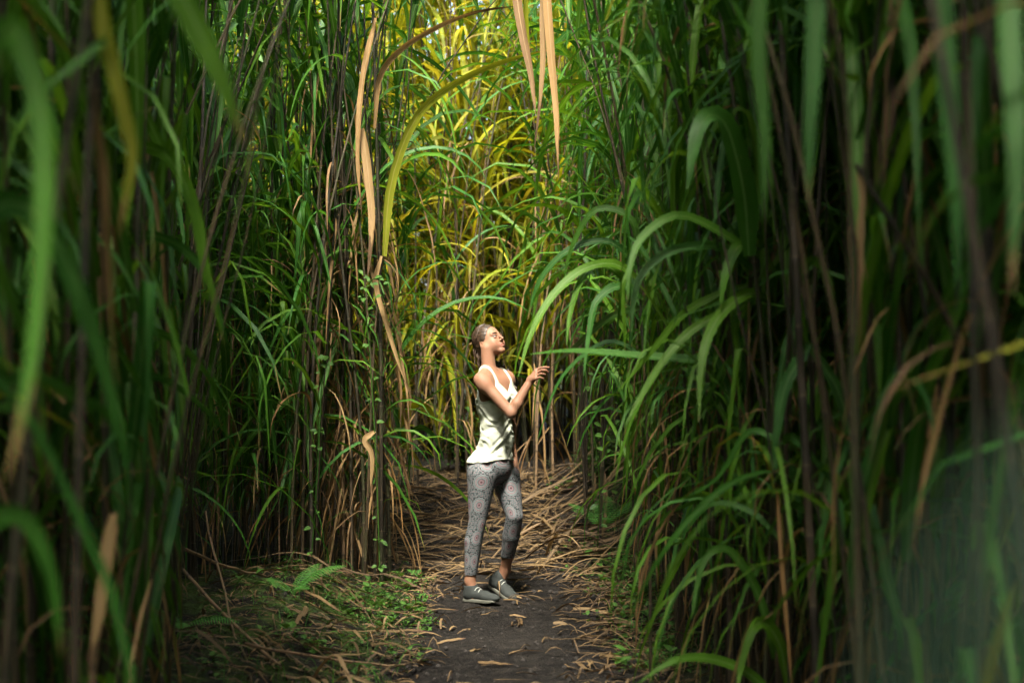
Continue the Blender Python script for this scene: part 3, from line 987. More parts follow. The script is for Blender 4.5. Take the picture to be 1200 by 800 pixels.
# hair: pulled back, with a braid over the far shoulder
hb = SDF(HC - .17, HC + .17, .0036)
hb.ell(hd(0, -.012, .028), np.array((.079, .097, .097)) * HS, HA, .0)
hb.cone(hd(0, -.070, -.015), hd(0, -.062, -.115), .050, .030, .03)
hb.cone(hd(0, -.062, -.100), hd(-.035, -.045, -.150), .032, .026, .02)
hb.cone(hd(.02, -.060, -.090), hd(.03, -.075, -.165), .030, .012, .02)
G = hb.grid(); Q = (G - HC) @ HA.T / HS
gu = np.interp(Q[..., 2], [-.20, -.10, -.05, -.02, .02, .06, .085, .10, .13], [.02, .0, -.018, .004, .036, .058, .068, .070, .05])
hb.D = np.maximum(hb.D + .0007 * np.sin(Q[..., 2] * 190 + Q[..., 1] * 120 + 6 * np.sin(Q[..., 0] * 37 + Q[..., 1] * 21)), (Q[..., 1] - gu - .0012 * np.sin(Q[..., 2] * 310 + 3 * np.sin(Q[..., 0] * 80))) * .8).astype(np.float32)
HV, HF = surface_nets(hb.D, hb.lo, hb.h)


def hair_material():
    m, nt, out = new_mat('brown_hair'); b = NB(nt)
    tc = b.n('ShaderNodeTexCoord').outputs['Object']
    mp = b.n('ShaderNodeMapping'); nt.links.new(tc, mp.inputs[0]); mp.inputs['Rotation'].default_value = (0, R(28), 0); mp.inputs['Scale'].default_value = (30, 60, 170)
    n = b.noise(mp.outputs[0], 1.0, 4, .6)
    col = b.ramp(n, [(.3, (0.012, 0.008, 0.005)), (.5, (0.034, 0.020, 0.012)), (.72, (0.095, 0.055, 0.030))])
    nt.links.new(b.pbsdf(col, .38, .5, b.bump(n, .7, .004)), out.inputs[0])
    return m


M['hair'] = hair_material()
hair = child('hair', HV, HF, M['hair'])
bp = np.stack([hd(-.035, -.045, -.150), P(586, 427, .12), P(594, 434, .135), P(600, 444, .115), P(604, 455, .085), P(605, 463, .07)])
ts = np.linspace(0, 5, 17)
bc = np.stack([np.interp(ts, np.arange(6), bp[:, k]) for k in range(3)], -1)
bs_ = SDF(bc.min(0) - .05, bc.max(0) + .05, .003)
for i, c in enumerate(bc):
    sgn = 1 if i % 2 else -1
    d = nrm(np.gradient(bc, axis=0))[i]; sd = nrm(np.cross(d, [0, 1., 0]))
    r = .019 * (1 - .45 * i / 16)
    bs_.cone(c + sd * sgn * r * .55 - d * r * .5, c - sd * sgn * r * .25 + d * r * .75, r * .62, r * .42, .003)
locks = Batch()
for k in range(90):
    ph = rng.uniform(-1.45, 1.45)
    h0 = rng.uniform(0, .35)
    a0 = np.array([math.sin(ph), .62 * math.cos(ph) - .1 - h0 * .8, .80 * math.cos(ph) + .05 + h0 * .25]); a1 = np.array([rng.normal(0, .22), -.86, -.75 + rng.normal(0, .12)])
    t = np.linspace(0, 1, 10)[:, None]
    D_ = nrm(nrm(a0) * (1 - t) + a1 * t + .15 * np.sin(3.14 * t) * np.array([np.sign(ph) * .6, 0, .2]))
    Cn = D_ * np.array([.081, .098, .098]) * (1.004 + .022 * rng.random() + .035 * np.sin(3.14 * t) * rng.random()) + np.array([0, -.012, .028])
    if rng.random() < .4: Cn = np.concatenate([Cn, Cn[-1:] + np.array([[.004, -.004, -.03], [.008, -.002, -.06]])])
    Cw = np.stack([hd(*p) for p in Cn])
    n__ = len(Cw)
    V, F, uv = tube(Cw, rng.uniform(.0018, .0042) * (1.05 - np.linspace(0, 1, n__) ** 3 * .8) * np.minimum(1, .35 + np.linspace(0, 4, n__)), 5, np.linspace(0, 1, n__))
    locks.add(V - PO, F, uv, rng.random())
for k in range(60):                                   # hair falling behind the neck
    a = hd(rng.uniform(-.045, .062), rng.uniform(-.092, -.055), rng.uniform(-.06, .0))
    L_ = rng.uniform(.07, .16)
    t = np.linspace(0, 1, 9)[:, None]
    C = a + t * np.array([.012, rng.normal(0, .006), -L_]) + np.array([-.010, -.004, 0]) * np.sin(3.1 * t) * rng.uniform(-.3, 1) + .0025 * np.sin(t * 9 + k)
    V, F, uv = tube(C, rng.uniform(.002, .0045) * (1.05 - t[:, 0] ** 3 * .9), 5, t[:, 0])
    locks.add(V - PO, F, uv, rng.random())
obj('hair_locks', mk_mesh('hair_locks', np.concatenate(locks.V), np.concatenate(locks.F), np.concatenate(locks.uv), np.concatenate(locks.r), M['hair']), hair)
child('braid', *surface_nets(bs_.D, bs_.lo, bs_.h), M['hair'], hair)

# white tank top
tp = SDF((lo[0], lo[1] + .1, .80), (P(625, 500)[0], hi[1] - .05, 1.44), .0040)
torso(tp)
G = tp.grid(); Q = (G - J['rib']) @ TA.T
u_, f_, z_ = Q[..., 0], Q[..., 1], G[..., 2]
body_ax = np.interp(z_, [J['pelvis'][2], J['waist'][2], J['rib'][2]], [0, 1, 0])
ang = np.arctan2(u_, f_)
hem = ss(1.02, .83, z_)
fold = (.0075 * np.sin(92 * z_ + 7.5 * ang + 2.6 * np.sin(17 * z_ + 2.7 * ang)) * np.sin(1.9 * ang + 13 * z_ + 1) ** 2 + .0034 * np.sin(140 * z_ - 11 * ang + 2.5 * np.sin(27 * z_ + 3 * ang)) * np.sin(2.6 * ang - 19 * z_) ** 2) * ss(1.26, 1.18, z_) * (1 - .5 * hem)
fold = np.maximum(fold, -.0045) + .0040 * hem * np.sin(7 * ang + 2 * np.sin(12 * z_))
tp.D = tp.D - (.0085 + .0055 * hem + fold).astype(np.float32)
au = np.abs(u_)
zn = np.where(f_ > 0, 1.235 + .065 * np.clip(au / .07, 0, 1), 1.20 + .08 * np.clip(au / .07, 0, 1))
zn = np.where(au > .084, np.interp(au, [.084, .105, .135], [1.30, 1.215, 1.165]), zn)
keep = np.minimum(z_ - zn, np.maximum(np.abs(au - .074) - .0085, z_ - 1.5))
zh = .829 + .010 * np.sin(2 * ang + .8)
tp.D = np.maximum(np.maximum(tp.D, keep), zh - z_).astype(np.float32)
M['top'] = simple_mat('white_jersey', (0.43, 0.45, 0.36), .75, .25, 320, .06, .15, .001)
child('tank_top', *surface_nets(tp.D, tp.lo, tp.h), M['top'])

# patterned leggings
lg = SDF((lo[0], lo[1] + .1, .10), (P(630, 500)[0], hi[1], .95), .0042)
lg.ell(J['pelvis'], (.150, .108, .115), TA, .03)
for sg in (-1, 1):
    lg.ell(J['pelvis'] - Fw * .038 + Rt * .060 * sg - Up * .03, (.074, .076, .085), TA, .04)
lg.ell(J['waist'], (.112, .082, .125), TA, .05)
legs(lg)
G = lg.grid()
cuff = np.where(G[..., 0] < P(575, 650)[0], .158, .235)
lg.D = np.maximum(np.maximum(lg.D - .0048, G[..., 2] - .90), cuff - G[..., 2]).astype(np.float32)
LV, LF = surface_nets(lg.D, lg.lo, lg.h)
z = LV[:, 2]
def axis_pts(names): return np.stack([J[n] for n in names])
AR, AL = axis_pts(('ankR', 'calfR', 'kneeR', 'hipR')), axis_pts(('ankL', 'calfL', 'kneeL', 'hipL'))
cr = np.stack([np.interp(z, AR[:, 2], AR[:, k]) for k in (0, 1)], -1); cl = np.stack([np.interp(z, AL[:, 2], AL[:, k]) for k in (0, 1)], -1)
isR = np.linalg.norm(LV[:, :2] - cr, axis=1) < np.linalg.norm(LV[:, :2] - cl, axis=1)
cc = np.where(isR[:, None], cr, cl)
dd = LV[:, :2] - cc
legco = np.stack([np.arctan2(dd[:, 0], -dd[:, 1]) * .078 + np.where(isR, 0, .37), z + np.where(isR, 0, .053), np.zeros(len(z))], -1)


def leggings_material():
    m, nt, out = new_mat('mandala_leggings'); b = NB(nt)
    co = b.attr('legco', 'Vector')
    sc = b.vmath('SCALE', co); sc.inputs['Scale'].default_value = 1 / .112
    vec = sc.outputs[0]
    vo = b.n('ShaderNodeTexVoronoi', voronoi_dimensions='2D', feature='F1'); nt.links.new(vec, vo.inputs['Vector']); vo.inputs['Scale'].default_value = 1.0; vo.inputs['Randomness'].default_value = .5
    loc = b.vmath('SUBTRACT', vec, vo.outputs['Position']).outputs[0]
    sp = b.n('ShaderNodeSeparateXYZ'); nt.links.new(loc, sp.inputs[0])
    an = b.math('ARCTAN2', sp.outputs[1], sp.outputs[0])
    r = vo.outputs['Distance']
    pet = b.math('MULTIPLY', b.math('SINE', b.math('MULTIPLY', an, 14.0)), .018)
    rp = b.math('ADD', r, pet)
    gr, bk, pk, tl, dk = (0.19, 0.192, 0.20), (0.007, 0.007, 0.009), (0.15, 0.055, 0.065), (0.105, 0.150, 0.150), (0.040, 0.040, 0.043)
    inner = b.ramp(rp, [(0, bk), (.035, pk), (.075, gr), (.11, pk), (.145, dk), (.165, tl), (.21, gr), (.25, pk), (.28, gr), (.33, dk), (.35, tl), (.385, gr), (.415, bk), (.455, bk)], 'CONSTANT')
    v2 = b.n('ShaderNodeTexVoronoi', voronoi_dimensions='2D'); nt.links.new(vec, v2.inputs['Vector']); v2.inputs['Scale'].default_value = 9.0; v2.inputs['Randomness'].default_value = .7
    outer = b.ramp(v2.outputs['Distance'], [(0, pk), (.16, gr), (.32, dk), (.45, tl), (.58, bk)], 'CONSTANT')
    col = b.mix(b.math('GREATER_THAN', r, .455), inner, outer)
    spk = b.noise(vec, 28, 2)
    col = b.mix(b.math('MULTIPLY', b.sstep(.5, .62, spk), .55), col, (0.05, 0.05, 0.05))
    nt.links.new(b.pbsdf(col, .7, .25), out.inputs[0])
    return m


M['leggings'] = leggings_material()
lgo = child('leggings', LV, LF, M['leggings'], extra={'legco': legco})
M['cuff'] = simple_mat('legging_cuff', (0.03, 0.03, 0.032), .8, .2)
for c, nm in ((cuff, 'R'),):
    for ax_, zc in ((AR, .160), (AL, .237)):
        cx_ = np.array([np.interp(zc, ax_[:, 2], ax_[:, k]) for k in (0, 1)])
        near = LV[(np.abs(z - zc) < .006) & (np.linalg.norm(LV[:, :2] - cx_, axis=1) < .08)]
        rr = np.linalg.norm(near[:, :2] - cx_, axis=1).mean() if len(near) else .036
        t = np.linspace(0, 2 * np.pi, 25)
        C = np.stack([cx_[0] + rr * np.cos(t), cx_[1] + rr * np.sin(t), np.full(25, zc)], -1)
        child('hem_band', *tube(C, np.full(25, .0028), 5, t)[:2], M['cuff'], lgo)

# trainers
M['shoe'] = simple_mat('grey_shoe_mesh', (0.028, 0.032, 0.030), .8, .25, 220, .35, .4, .002)
M['sole'] = simple_mat('worn_sole', (0.11, 0.11, 0.09), .8, .25, 60, .35, .3, .003)
M['lace'] = simple_mat('shoe_lace', (0.30, 0.31, 0.28), .8, .2)
for heel, toe, ank, lab in ((HEELR, TOER, J['ankR'], 'dark grey trainer standing flat on the soil'), (HEELL, TOEL, J['ankL'], 'dark grey trainer with its heel lifted')):
    d = nrm(toe - heel); sd = nrm(np.cross(d, Up)); up = np.cross(sd, d)
    A = np.stack([sd, d, up]); L_ = np.linalg.norm(toe - heel)
    at = lambda s_, f, u: heel + sd * s_ + d * f * L_ + up * u
    s = SDF(np.minimum(heel, toe) - .11, np.maximum(heel, toe) + .13, .0034)
    s.ell(at(0, .02, .008), (.034, .042, .040), A, .02)
    s.cone(at(0, .10, .010), at(0, .62, .005), .033, .032, .03)
    s.ell(at(.003, .86, -.004), (.039, .064, .028), A, .03)
    s.cone(at(0, .08, .020), ank + (at(0, .1, .03) - ank) * .62, .035, .039, .03)
    s.cone(ank + Up * .10, ank - Up * .004, .034, .034, .006, 'sub')
    G = s.grid(); Q = (G - heel) @ A.T
    full = s.D.copy()
    s.D = np.maximum(s.D, -.0155 - Q[..., 2]).astype(np.float32)
    sh = child('shoe', *surface_nets(s.D, s.lo, s.h), M['shoe'])
    sh['label'] = lab
    lo2 = -.034 + .010 * ss(.75, 1.2, Q[..., 1] / L_)
    low_sec = SDF(s.lo, s.lo + (s.n - 1) * s.h, s.h)
    low_sec.cone(at(0, -.02, -.024), at(0, .35, -.024), .037, .033, .0); low_sec.cone(at(0, .35, -.024), at(.003, .90, -.024), .033, .043, .02)
    n_ = tuple(min(a, b) for a, b in zip(low_sec.D.shape, s.D.shape)); sl_ = tuple(slice(0, k) for k in n_)
    low_sec.D = np.maximum(np.maximum(low_sec.D[sl_], (Q[sl_][..., 2] + .0125)), lo2[sl_] - Q[sl_][..., 2]).astype(np.float32)
    child('sole', *surface_nets(low_sec.D, low_sec.lo, low_sec.h), M['sole'], sh)
    for k in range(4):
        f = .36 + .10 * k
        t = np.linspace(-1, 1, 7)
        C = np.stack([at(.024 * x, f + .02 * x * (1 if k % 2 else -1), .053 - .009 * k - .016 * x * x) for x in t])
        child('lace', *tube(C, np.full(7, .0028), 5, t)[:2], M['lace'], sh)

# ------------------------------------------------------------------ single plants one can pick out, leaf by leaf
VIEW = np.array([0, 1., 0])


def spline(Pt, n):
    Pt = np.asarray(Pt, float); m = len(Pt)
    t = np.concatenate([[0], np.cumsum(np.linalg.norm(np.diff(Pt, axis=0), axis=1) ** .5 + 1e-6)])
    Tg = np.gradient(Pt, t, axis=0)
    q = np.linspace(0, t[-1], n); i = np.clip(np.searchsorted(t, q, side='right') - 1, 0, m - 2)
    h = (t[i + 1] - t[i])[:, None]; s = ((q - t[i])[:, None]) / h
    return (2 * s ** 3 - 3 * s ** 2 + 1) * Pt[i] + (s ** 3 - 2 * s ** 2 + s) * h * Tg[i] + (-2 * s ** 3 + 3 * s ** 2) * Pt[i + 1] + (s ** 3 - s ** 2) * h * Tg[i + 1]


def path_leaf(pts, Y0, Y1, wpx, b0=25, b1=50, fold=.3, wav=.01, n=17, seed=0):
    m = len(pts)
    Pt = np.stack([U(p[0], p[1], Y0 + (Y1 - Y0) * k / (m - 1)) for k, p in enumerate(pts)])
    C = spline(Pt, n)
    T = nrm(np.gradient(C, axis=0))
    si = nrm(np.cross(T, VIEW))
    bt = np.linspace(R(b0), R(b1), n)[:, None]
    Sd = si * np.cos(bt) + np.cross(T, si) * np.sin(bt)
    W = wpx * (Y0 + Y1) / 2 / F_PX / max(.55, math.cos(R((b0 + b1) / 2)))
    return leaf_geo(C, Sd, W, fold, wav, seed)


def hero(label, stem_px, leaves, r=.010, mat='stem', group=None):
    """cane whose stem and leaves run where the photograph shows them; stem_px: (px, py, Y) from the ground up"""
    Pt = np.stack([U(*p) for p in stem_px])
    Pt[0, 2] = float(gh(Pt[0, 0], Pt[0, 1])) - .05
    C = spline(Pt, 25)
    base = Pt[0] + np.array([0, 0, .05])
    root = obj('cane_plant', None, None, base); root.empty_display_size = .1
    tag(root, label, 'cane', group)
    L_ = np.concatenate([[0], np.cumsum(np.linalg.norm(np.diff(C, axis=0), axis=1))])
    V, F, uv = tube(C, r * (1 - .45 * L_ / L_[-1]), 8, L_ / .19)
    obj('stem', mk_mesh('stem', V - base, F, uv, np.full(len(V), rng.random()), M[mat]), root)
    for k, (pts, Y0, Y1, w, mt, *tw) in enumerate(leaves):
        V, F, uv = path_leaf(pts, Y0, Y1, w, *(tw or (20, 50)), seed=k, fold=.6 if mt == 'dry' else .3, wav=.05 if mt == 'dry' else .01)
        obj('dry_leaf' if mt == 'dry' else 'leaf', mk_mesh('leaf', V - base, F, uv, np.full(len(V), rng.random()), M[mt]), root)
    return root


hero('bright green cane right of the person whose leaves arch left towards her', [(905, 890, 5.3), (898, 560, 5.2), (888, 290, 5.1)], [
    ([(890, 300), (868, 288), (852, 318), (844, 362)], 5.1, 4.9, 14, 'fresh'),
    ([(886, 300), (859, 281), (795, 252), (752, 279), (739, 312), (735, 357)], 5.1, 4.8, 12, 'fresh', 35, 20),
    ([(888, 320), (845, 290), (787, 294), (752, 322), (742, 357), (739, 389)], 5.1, 4.9, 12, 'leaf', 35, 20),
    ([(900, 350), (877, 344), (846, 367), (829, 397), (821, 440), (819, 495)], 5.1, 4.7, 14, 'fresh', 30, 20),
    ([(893, 350), (821, 380), (787, 410), (750, 466), (732, 500)], 5.2, 5.0, 11, 'fresh', 20, 30),
    ([(890, 330), (810, 361), (765, 410), (722, 461)], 5.3, 5.5, 10, 'fresh', 20, 30),
    ([(892, 440), (832, 425), (750, 417), (670, 411), (619, 415)], 5.3, 5.8, 10, 'leaf', 45, 55),
    ([(878, 300), (873, 232), (863, 182), (851, 146), (836, 133), (821, 146), (812, 185), (806, 222)], 4.9, 4.6, 30, 'leaf', 10, 35),
    ([(889, 240), (884, 165), (876, 131), (864, 127), (858, 150)], 5.0, 5.0, 10, 'fresh', 40, 40),
    ([(890, 290), (930, 262), (965, 258), (1000, 290)], 5.1, 5.3, 9, 'leaf', 45, 40)], .011)
hero('slim cane on the right whose pale leaves arch over the raised hand', [(762, 815, 6.3), (760, 560, 6.3), (748, 300, 6.3)], [
    ([(752, 330), (720, 309), (682, 316), (645, 350), (621, 395), (607, 442)], 6.3, 6.0, 11, 'fresh', 30, 20),
    ([(750, 345), (705, 309), (684, 324), (668, 369), (664, 405)], 6.3, 6.1, 9, 'fresh', 30, 20),
    ([(756, 360), (715, 372), (672, 408), (645, 430)], 6.4, 8.2, 8, 'leaf', 30, 30),
    ([(756, 352), (728, 335), (700, 352), (690, 395), (684, 440)], 6.3, 6.1, 9, 'leaf', 30, 25),
    ([(752, 320), (716, 284), (668, 292), (632, 330), (618, 375)], 6.4, 6.4, 9, 'leaf', 40, 25),
    ([(750, 310), (738, 255), (700, 245), (672, 285), (660, 330)], 6.3, 6.4, 9, 'leaf', 30, 25),
    ([(757, 420), (715, 400), (660, 440), (628, 520)], 6.4, 6.5, 5, 'leaf', 40, 45)], .008)
hero('green cane in the right foreground with low folded-over leaves', [(925, 930, 4.7), (922, 640, 4.7), (915, 480, 4.7), (945, 400, 4.6)], [
    ([(950, 402), (922, 448), (911, 500), (905, 552)], 4.6, 4.5, 14, 'leaf', 15, 30),
    ([(948, 403), (985, 465), (1000, 548), (1008, 612)], 4.6, 4.5, 13, 'leaf', 15, 30),
    ([(905, 770), (897, 725), (876, 672), (848, 641), (828, 650), (815, 690), (810, 725)], 4.7, 4.5, 12, 'leaf', 30, 15),
    ([(921, 800), (912, 752), (893, 727), (880, 737), (868, 775), (862, 812)], 4.7, 4.5, 16, 'fresh', 25, 15),
    ([(918, 840), (880, 790), (830, 770), (790, 772), (745, 800)], 4.7, 4.5, 12, 'fresh', 35, 30),
    ([(918, 520), (925, 510), (952, 535), (1006, 602)], 4.7, 4.6, 9, 'leaf'),
    ([(921, 600), (930, 590), (967, 616), (1012, 652)], 4.7, 4.6, 9, 'leaf'),
    ([(945, 410), (935, 340), (950, 304), (968, 318), (980, 395)], 4.6, 4.5, 12, 'fresh', 20, 25),
    ([(918, 520), (880, 505), (840, 560), (800, 585)], 4.7, 4.9, 7, 'leaf'),
    ([(920, 640), (880, 600), (835, 590), (790, 640)], 4.7, 4.9, 7, 'leaf')], .010)
hero('blurred cane on the right with long leaves hanging straight down', [(1010, 1250, 2.7), (1000, 500, 2.7), (985, 60, 2.6), (930, -120, 2.5)], [
    ([(935, -110), (900, -60), (890, 50), (897, 160), (894, 258)], 2.6, 2.5, 21, 'leaf', 10, 20),
    ([(960, -60), (958, 0), (955, 70), (950, 150), (948, 240)], 2.6, 2.5, 23, 'leaf', 10, 20)], .008)
hero('dim blurred cane at far right with one broad hanging leaf', [(1150, 1500, 2.2), (1145, 600, 2.2), (1130, 0, 2.2), (1110, -160, 2.2)], [
    ([(1112, -150), (1104, -40), (1110, 80), (1120, 200), (1123, 345)], 2.2, 2.1, 27, 'leaf', 5, 20),
    ([(1120, -100), (1170, -80), (1186, 60), (1192, 200), (1186, 345)], 2.2, 1.9, 30, 'leaf', 5, 20),
    ([(1147, 700), (1160, 600), (1176, 520), (1200, 440), (1215, 380)], 2.3, 2.2, 13, 'leaf', 15, 20),
    ([(1148, 830), (1162, 770), (1183, 705), (1215, 640)], 2.0, 1.9, 14, 'yellow', 10, 20)], .008)
for k, (x0, x1, Y, rr) in enumerate([(1034, 1026, 4.4, .015), (1052, 1047, 4.7, .012), (1079, 1086, 3.9, .010), (1066, 1060, 4.2, .010), (1018, 1010, 4.9, .010), (1098, 1104, 4.5, .010)]):
    ground_py = HY + CAM_H * F_PX / Y
    hero(['thick brown ringed cane standing upright at the right edge', 'brown cane just right of the thickest ringed cane', 'thin pale cane further right among the brown canes', 'thin brown cane between the thick cane and the pale one',
          'dull cane just left of the thickest ringed cane', 'rightmost slim brown cane of the upright row'][k],
         [(x0, ground_py, Y), ((x0 + x1) / 2 + 4, 420, Y), (x1, -150, Y)], [
        ([(x1 - 2, 90 + 40 * k), (x1 - 12, 110 + 40 * k), (x1 - 9, 170 + 40 * k), (x1 - 12, 215 + 40 * k)], Y - .03, Y - .05, 8, 'dry'),
        ([(x0, 560 + 25 * k), (x0 + 9, 580 + 25 * k), (x0 + 6, 660 + 25 * k), (x0 + 9, 760 + 10 * k)], Y - .03, Y - .05, 7, 'dry')], rr, 'stem_tan' if k in (0, 2) else 'stem', 'upright brown canes at the right edge')
hero('dark broken cane slanting down across the right thicket', [(1300, 1150, 3.4), (1160, 500, 3.3), (1100, 352, 3.25), (1052, 272, 3.2), (1004, 192, 3.2)], [
    ([(1006, 196), (1012, 230), (1008, 280), (1016, 330)], 3.2, 3.2, 8, 'dry')], .012)
hero('blurred foreground cane at left with a yellow leaf hanging from it', [(85, 1500, 2.2), (92, 600, 2.3), (105, 100, 2.4), (112, -120, 2.4)], [
    ([(112, -60), (118, 20), (140, 110), (155, 186), (148, 228), (137, 282)], 2.4, 2.35, 22, 'yellow', 10, 25),
    ([(112, -90), (190, -40), (235, 40), (262, 100), (287, 172)], 2.4, 2.2, 36, 'fresh', 10, 25),
    ([(108, 60), (122, 48), (88, 75), (48, 107), (8, 155)], 2.4, 2.3, 13, 'leaf', 25, 30),
    ([(107, 100), (122, 190), (130, 330), (136, 460)], 2.4, 2.5, 16, 'dry')], .010)
hero('blurred cane at the left border with a broad leaf bending over', [(-60, 1700, 1.9), (-50, 700, 2.0), (-45, 320, 2.1), (-30, -100, 2.1)], [
    ([(-46, 330), (-20, 255), (15, 236), (48, 256), (82, 315), (112, 395), (136, 480), (152, 562)], 2.2, 2.2, 33, 'leaf', 15, 25),
    ([(-42, 100), (10, 30), (45, 110), (52, 250), (34, 450), (8, 565)], 1.9, 1.7, 34, 'leaf', 10, 30),
    ([(-48, 660), (-15, 610), (25, 602), (58, 655), (74, 765)], 2.1, 2.1, 28, 'leaf', 15, 25),
    ([(-48, 480), (30, 438), (90, 463), (134, 492), (150, 552), (147, 628)], 2.3, 2.5, 15, 'leaf', 25, 20)], .010)
hero('slim green cane at left with three narrow leaves bending right', [(118, 960, 4.4), (122, 600, 4.4), (130, 320, 4.3), (138, 80, 4.3)], [
    ([(138, 110), (160, 120), (192, 178), (217, 216), (233, 290), (241, 345)], 4.3, 4.2, 13, 'fresh', 25, 20),
    ([(135, 190), (166, 172), (201, 186), (229, 242), (244, 322), (263, 405)], 4.3, 4.2, 15, 'fresh', 25, 20),
    ([(132, 290), (172, 275), (216, 292), (246, 332), (266, 402)], 4.3, 4.2, 13, 'leaf', 25, 20),
    ([(130, 330), (148, 316), (163, 342), (169, 425)], 4.3, 4.2, 14, 'leaf', 15, 20),
    ([(126, 460), (180, 440), (240, 478), (290, 540)], 4.3, 4.6, 9, 'leaf'),
    ([(126, 400), (190, 390), (250, 450), (270, 540)], 4.3, 4.6, 9, 'leaf')], .009)
hero('withered tan stalk standing among the shaded canes lower left', [(100, 1000, 3.2), (112, 770, 3.2), (136, 600, 3.2)], [
    ([(135, 602), (128, 650), (118, 720), (104, 790)], 3.15, 3.1, 20, 'dry', 5, 15)], .011, 'stem_tan')
hero('tall cane of the clump with a long brown leaf arching to the right', [(447, 692, 8.7), (446, 400, 8.7), (440, 130, 8.7), (432, -120, 8.7)], [
    ([(438, 150), (445, 86), (470, 56), (511, 31), (560, 12), (606, 6)], 8.6, 8.4, 7, 'dry', 30, 40),
    ([(450, 300), (459, 210), (491, 132), (541, 92), (600, 68), (652, 56)], 8.6, 8.6, 10, 'yellow', 25, 40),
    ([(424, 150), (431, 200), (436, 260), (431, 325)], 8.5, 8.4, 12, 'dry', 5, 20),
    ([(447, 300), (441, 330), (452, 375), (466, 420), (483, 468)], 8.55, 8.5, 7, 'dry', 15, 30),
    ([(440, 505), (428, 515), (436, 530), (434, 578)], 8.5, 8.45, 8, 'dry', 10, 20),
    ([(440, 20), (425, 90), (419, 180), (424, 255)], 8.5, 8.4, 8, 'dry', 10, 20)], .013)
hero('cane leaning in over the trail with dry tan strips hanging at top centre', [(800, 700, 9.0), (780, 300, 8.9), (720, -40, 8.6), (620, -90, 8.2)], [
    ([(612, -80), (606, -10), (613, 40), (623, 90), (628, 136)], 8.1, 8.0, 13, 'dry', 5, 20),
    ([(636, -80), (641, -10), (646, 60), (652, 130), (655, 214)], 8.2, 8.1, 12, 'dry', 5, 25),
    ([(640, -80), (637, 10), (636, 90), (626, 178)], 8.3, 8.2, 9, 'dry', 5, 40),
    ([(660, -80), (668, -10), (664, 60)], 8.3, 8.2, 8, 'leaf', 5, 40),
    ([(625, -80), (616, -10), (621, 60)], 8.2, 8.2, 8, 'bright', 5, 40)], .009)
hero('small green cane shoot arching over the trail left of the person', [(470, 575, 11.2), (472, 540, 11.2), (474, 505, 11.2)], [
    ([(473, 525), (480, 478), (497, 474), (509, 488), (516, 527)], 11.2, 10.9, 8, 'bright'),
    ([(472, 520), (492, 500), (510, 512), (522, 545)], 11.2, 10.9, 7, 'leaf'),
    ([(472, 520), (462, 480), (452, 470), (440, 485)], 11.2, 11.0, 7, 'leaf'),
    ([(473, 520), (484, 530), (500, 555)], 11.2, 10.9, 6, 'bright'),
    ([(473, 515), (470, 480), (474, 455), (485, 450)], 11.2, 11.0, 7, 'bright')], .008)
hero('cane out of reach of focus close to the camera at lower right', [(1900, 15000, .16), (1600, 1800, .16), (1400, 560, .16)], [
    ([(1400, 570), (1290, 560), (1140, 700), (1090, 900), (1080, 1300)], .16, .17, 66, 'pale', 10, 30)], .003)

# ------------------------------------------------------------------ fallen leaves
def fallen(x, y, az, L, W, lift, bow, seed, n=9, tilt=0.0):
    rg = np.random.default_rng(seed)
    s = np.linspace(-.5, .5, n)
    cx = x + L * s * math.cos(az) - bow * math.sin(az) * (s * s * 4 - 1) * L * .25
    cy_ = y + L * s * math.sin(az) + bow * math.cos(az) * (s * s * 4 - 1) * L * .25
    cz = gh(cx, cy_) + .008 + lift * (1 - 4 * s * s) + np.abs(rg.normal(0, .002, n)) + tilt * (s + .5) * L
    C = np.stack([cx, cy_, cz], -1)
    T = nrm(np.gradient(C, axis=0))
    Sd = nrm(np.cross(T, [0, 0, 1.]))
    Sd = rot_about(Sd, T, np.linspace(rg.uniform(-.9, .9), rg.uniform(-.9, .9), n))
    return leaf_geo(C, Sd, W, rg.uniform(.1, .6), .04, seed, 'strip' if rg.random() < .5 else 'leaf')


def litter_items(n, x0, x1, y0, y1, az, saz, Ls, label, group, lift=.03, tilt=0.0):
    for k in range(n):
        x, y = rng.uniform(x0, x1), rng.uniform(y0, y1)
        V, F, uv = fallen(x, y, rng.normal(az, saz), rng.uniform(*Ls), rng.uniform(.006, .028), abs(rng.normal(0, lift)), rng.normal(0, .16), int(rng.integers(1e9)), tilt=tilt * rng.uniform(.3, 1.6))
        b0 = V.mean(0)
        o = obj('fallen_leaf', mk_mesh('fallen_leaf', V - b0, F, uv, np.full(len(V), rng.random()), M['litter']), None, b0)
        tag(o, label, 'leaf', group)


litter_items(90, -1.1, .80, 9.2, 11.6, 0.05, .45, (.4, 1.15), 'dry tan cane leaf lying across the trail beyond the person', 'fallen leaves beyond the person', .05)
litter_items(45, .42, .86, 6.3, 9.4, -.5, .6, (.25, .7), 'dry tan cane leaf fallen along the right edge of the trail', 'fallen leaves at the right edge of the trail', .03)
litter_items(48, -1.45, -.50, 5.7, 8.4, -.85, .5, (.3, 1.1), 'dry straw-coloured cane leaf lying on the mossy left bank', 'fallen leaves on the left bank', .05, .12)
litter_items(24, -.5, .35, 6.2, 8.9, .2, .9, (.05, .20), 'short scrap of dry leaf on the bare soil before the person', 'leaf scraps on the bare trail', .01)
litter_items(55, .25, 1.05, 9.4, 12.0, .35, .8, (.4, 1.1), 'dry brown cane leaf in the heap on the bank right of the person', 'fallen leaves heaped on the right bank', .10, .25)
Bt = Batch()
